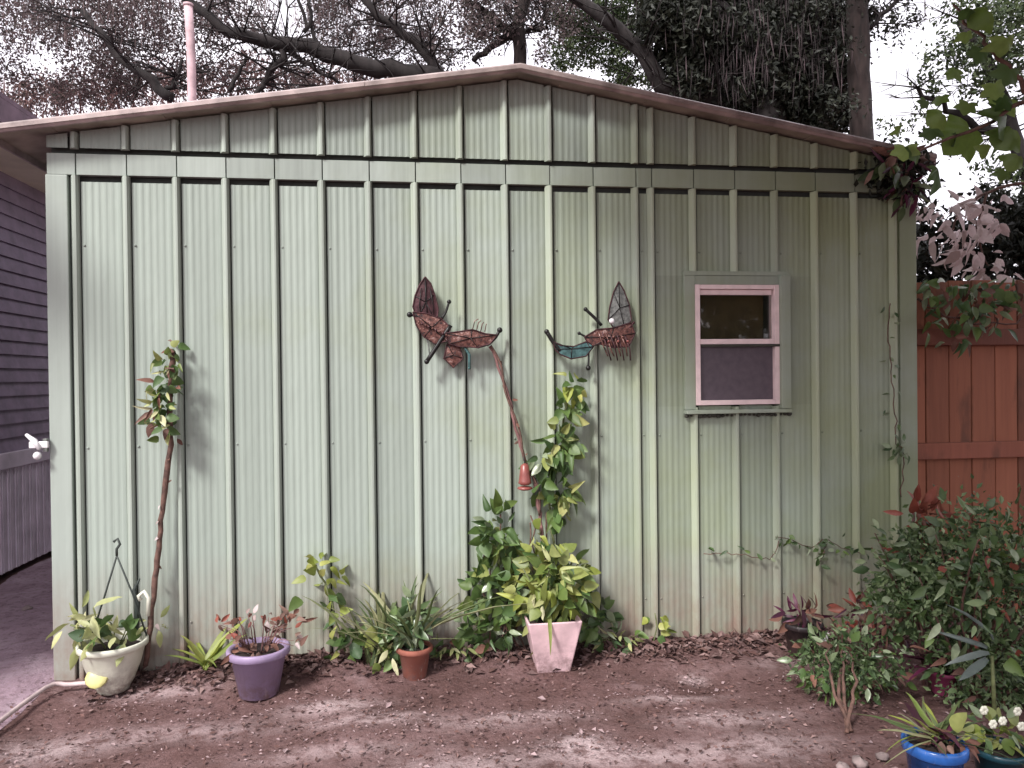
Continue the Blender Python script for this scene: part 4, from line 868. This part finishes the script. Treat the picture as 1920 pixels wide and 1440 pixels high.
moss('hanging_moss', [P(random.uniform(1280, 1570), random.uniform(-40, 150), Y3+random.uniform(-.8, -.1)) for _ in range(140)], 700, L['mossdark'], oc, (.15, .45))
# straight trunk
Y4 = 5.4
od = thing('pine_tree', 'straight dark trunk rising at the right end of the roof', 'tree', (P(1612, 250, Y4).x, Y4, 0)); b0 = Vector((P(1618, 250, Y4).x, Y4, 0))
q1 = limb(od, [b0, P(1616, 250, Y4), P(1610, 130, Y4), P(1606, 0, Y4), P(1600, -160, Y4), P(1598, -300, Y4)], (.17, .12), M['barkred'], 26, 'trunk', .012)
q2 = limb(od, W([(1612, 60), (1640, 40), (1680, 0), (1710, -40)], Y4), (.04, .02), M['bark'], 9)
twigs(od, q2+q1[-8:], 24, .6, .012, M['bark'])
crown('crown', wc([(1670, 60, .25), (1690, 40, .2), (1560, 30, .25), (1650, -60, .5), (1580, 90, .2), (1700, 30, .25), (1640, -140, .9), (1590, 200, .2)], Y4), 3000, (.04, .08), L['crown_dark'], od, .25)
moss('hanging_moss', [P(random.uniform(1585, 1640), random.uniform(0, 200), Y4-.15) for _ in range(12)], 60, L['mossdark'], od, (.08, .2))
pole = MB().tube([P(362, 260, 5.8)*1, P(357, 90, 5.8), P(353, 12, 5.8)], [.05, .045, .045], 10)
q0 = P(362, 260, 5.8); pole = MB().tube([(q0.x, q0.y, -.1), q0, P(358, 90, 5.8), P(353, 12, 5.8)], .052, 12); pole.lathe([(.06, 0), (.06, .03), (.01, .045)], 12, P(353, 12, 5.8))
tag(pole.build('pole', M['barkpale']), 'pale pink slender pole standing up behind the left roof slope', 'pole')
# trees at the right, behind the fence
Y5 = 3.2
oe = thing('broadleaf_tree', 'dark green tree filling the upper right corner behind the fence', 'tree', (P(1990, 250, Y5).x, Y5, 0)); b0 = Vector((P(1960, 500, Y5).x, Y5, 0))
q1 = limb(oe, [b0, P(1950, 400, Y5), P(1900, 250, Y5), P(1860, 130, Y5), P(1800, 40, Y5)], (.13, .05), M['bark'], name='trunk'); q2 = limb(oe, W([(1900, 250), (1830, 240), (1760, 190), (1720, 170)], Y5), (.05, .02), M['bark'], 10); twigs(oe, q1[6:]+q2, 60, .5, .01, M['bark'])
crown('crown', wc([(1870, 40, .35), (1800, 70, .3), (1760, 110, .22), (1850, 120, .3), (1900, 90, .35), (1740, 160, .15), (1830, 160, .2), (1930, 30, .5), (1900, 160, .2), (1780, 20, .16), (1950, -60, .8), (1900, 330, .25), (1850, 320, .14), (1910, 440, .25), (1870, 400, .2), (1930, 500, .3)], Y5, .3), 7500, (.035, .075), L['crown_green'], oe, .22)
crown('crown', wc([(1680, 250, .12), (1700, 300, .14), (1750, 250, .12), (1720, 220, .1), (1790, 280, .12), (1660, 230, .08), (1820, 250, .1)], Y5, .2), 420, (.035, .06), L['crown_green'], oe, .3)
of = thing('dark_hedge', 'shadowy dense hedge standing behind the wooden fence', 'hedge', (P(1850, 520, 1.6).x, 1.6, 0))
limb(of, [(P(1850, 520, 1.6).x, 1.6, 0), (P(1850, 520, 1.6).x, 1.6, 1.9)], (.05, .02), M['bark'], 8, 'trunk')
crown('foliage', wc([(1740, 420, .16), (1760, 480, .2), (1820, 500, .22), (1880, 480, .25), (1930, 430, .3), (1740, 520, .2), (1900, 400, .2), (1860, 380, .12), (1980, 480, .3), (1720, 470, .12), (1800, 440, .15)], 1.5, .2), 5200, (.04, .09), L['crown_dark'], of, .3)
# dried hanging leaf cluster
Yc = .5
dc = thing('dried_leaf_branch', 'branch of large curled pinkish dry leaves hanging above the fence', 'branch', P(1815, 350, Yc))
limb(dc, W([(1990, 330), (1900, 345), (1850, 360), (1800, 390), (1780, 450)], Yc), (.012, .005), M['stem'], 16, 'stem', .006); limb(dc, W([(1850, 360), (1830, 420), (1850, 500)], Yc), (.008, .004), M['stem'], 12, 'stem', .006)
for (u, v, ru, rr, n) in ((1790, 420, 70, 45, 60), (1830, 470, 60, 45, 44), (1850, 400, 50, 45, 34), (1760, 390, 40, 20, 16), (1850, 520, 50, 25, 24)): cloud(dc, 'dead', P(u, v, Yc), (ru/320, .16, rr/300), int(n*.8), (.05, .12), down=.5)
# overhanging dark vine on the roof corner
dv = thing('roof_corner_vine', 'dark tangled vine draped over the right end of the roof', 'vine', P(1690, 320, -.12))
limb(dv, W([(1650, 280), (1680, 300), (1700, 350), (1690, 385)], -.15), (.012, .006), M['stem'], 12, 'stem', .008)
cloud(dv, ['darkg', 'purple', 'darkg', 'brown'], P(1680, 310, -.14), (.11, .09, .08), 60, (.06, .1), down=.7); cloud(dv, ['darkg', 'purple'], P(1700, 355, -.12), (.07, .07, .09), 45, (.06, .1), down=.7)
fo = scatter('foliage', np.array(P(1685, 325, -.05))+rng.normal(size=(700, 3))*np.array([.08, .06, .07]), rng.normal(size=(700, 3))-np.array([0, 0, .8]), rng.normal(size=(700, 3)), rng.uniform(.03, .06, 700), L['crown_dark'], dv); fo['kind'] = 'stuff'
# ivy over the top of the fence
fi = thing('fence_ivy', 'dark green creeper spilling over the top of the wooden fence', 'vine', P(1830, 540, 0)); 
limb(fi, W([(1720, 560), (1780, 590), (1840, 610), (1900, 600), (1990, 580)], .05), (.006, .004), M['stem'], 16, 'stem', .01)
for (u, v, ru, rr, n) in ((1800, 570, 60, 40, 40), (1860, 590, 60, 40, 30), (1750, 540, 30, 25, 14), (1790, 640, 30, 14, 10), (1900, 540, 30, 40, 20), (1740, 600, 25, 30, 8), (1820, 540, 90, 20, 24)): cloud(fi, ['darkg', 'darkg', 'ivy', 'brown'], P(u, v, .0), (ru/350, .05, rr/350), n, (.05, .09), down=.6)
# near broadleaf branch overhead at the right, on a tree whose unseen crown is added to shade the wall
oy = -1.3
nb = thing('grape_leaf_tree', 'near tree with big bright lobed leaves hanging in at the upper right and an unseen crown added for shade', 'tree', (5.3, -1.1, 0))
q1 = limb(nb, [(5.3, -1.1, 0), (5.25, -1.1, 1.6), (5.0, -1.15, 2.9), (4.6, -1.3, 3.8)], (.12, .06), M['barkred'], name='trunk', wob=.01)
q2 = limb(nb, [(5.0, -1.15, 2.6), P(2010, 160, oy), P(1900, 200, oy), P(1820, 250, oy), P(1730, 280, oy)], (.02, .004), M['stem'], 20, 'branch', .006)
q3 = limb(nb, [P(1950, 190, oy), P(1880, 120, oy), P(1830, 60, oy), P(1790, 10, oy)], (.010, .004), M['stem'], 14, 'branch', .006)
for (u, v, s_) in ((1745, 310, .125), (1700, 268, .085), (1690, 235, .06), (1840, 225, .17), (1880, 210, .17), (1780, 215, .08), (1750, 240, .07), (1905, 180, .1), (1770, 180, .06), (1860, 150, .09), (1910, 240, .12), (1800, 130, .06), (1845, 90, .08), (1890, 60, .1), (1810, 60, .06), (1900, 120, .1), (1870, 20, .1), (1830, 20, .07), (1740, 190, .05), (1915, 290, .08), (1890, 320, .06), (1725, 285, .07), (1860, 270, .07), (1790, 255, .06), (1820, 190, .07), (1870, 180, .09)):
    lf(nb, 'maple', P(u, v-10, oy+random.uniform(-.1, .1)), Vector((random.gauss(-.2, .5), random.gauss(0, .2), -.7)), Vector((random.gauss(0, .3), -1, .5)), s_)
q4 = limb(nb, [(5.1, -1.12, 2.2), (4.6, -1.6, 3.3), (3.4, -2.1, 3.9), (2.2, -2.4, 4.3)], (.09, .03), M['barkred'], 18, 'branch', .02)  # out-of-view limb added under the shading crown
shade_ctrs = []
for k in range(260):
    x_, y_, z_ = random.uniform(1.3, 6.6), random.uniform(-4.6, .1), random.uniform(3.2, 5.3)
    if z_ > 1.352+.53*(y_+3.66)+.75 and x_ > 1.3+(y_+3.6)*.2: shade_ctrs.append((x_, y_, z_, .5))
shade_ctrs += [(random.uniform(4.6, 6.8), random.uniform(-5.5, -2.9), random.uniform(2.0, 3.6), .6) for _ in range(26)]
crown('crown', shade_ctrs, 80000, (.09, .17), L['crown_green'], nb, .2, .8)  # unseen leaf mass, placed to cut the sun on the wall's right part
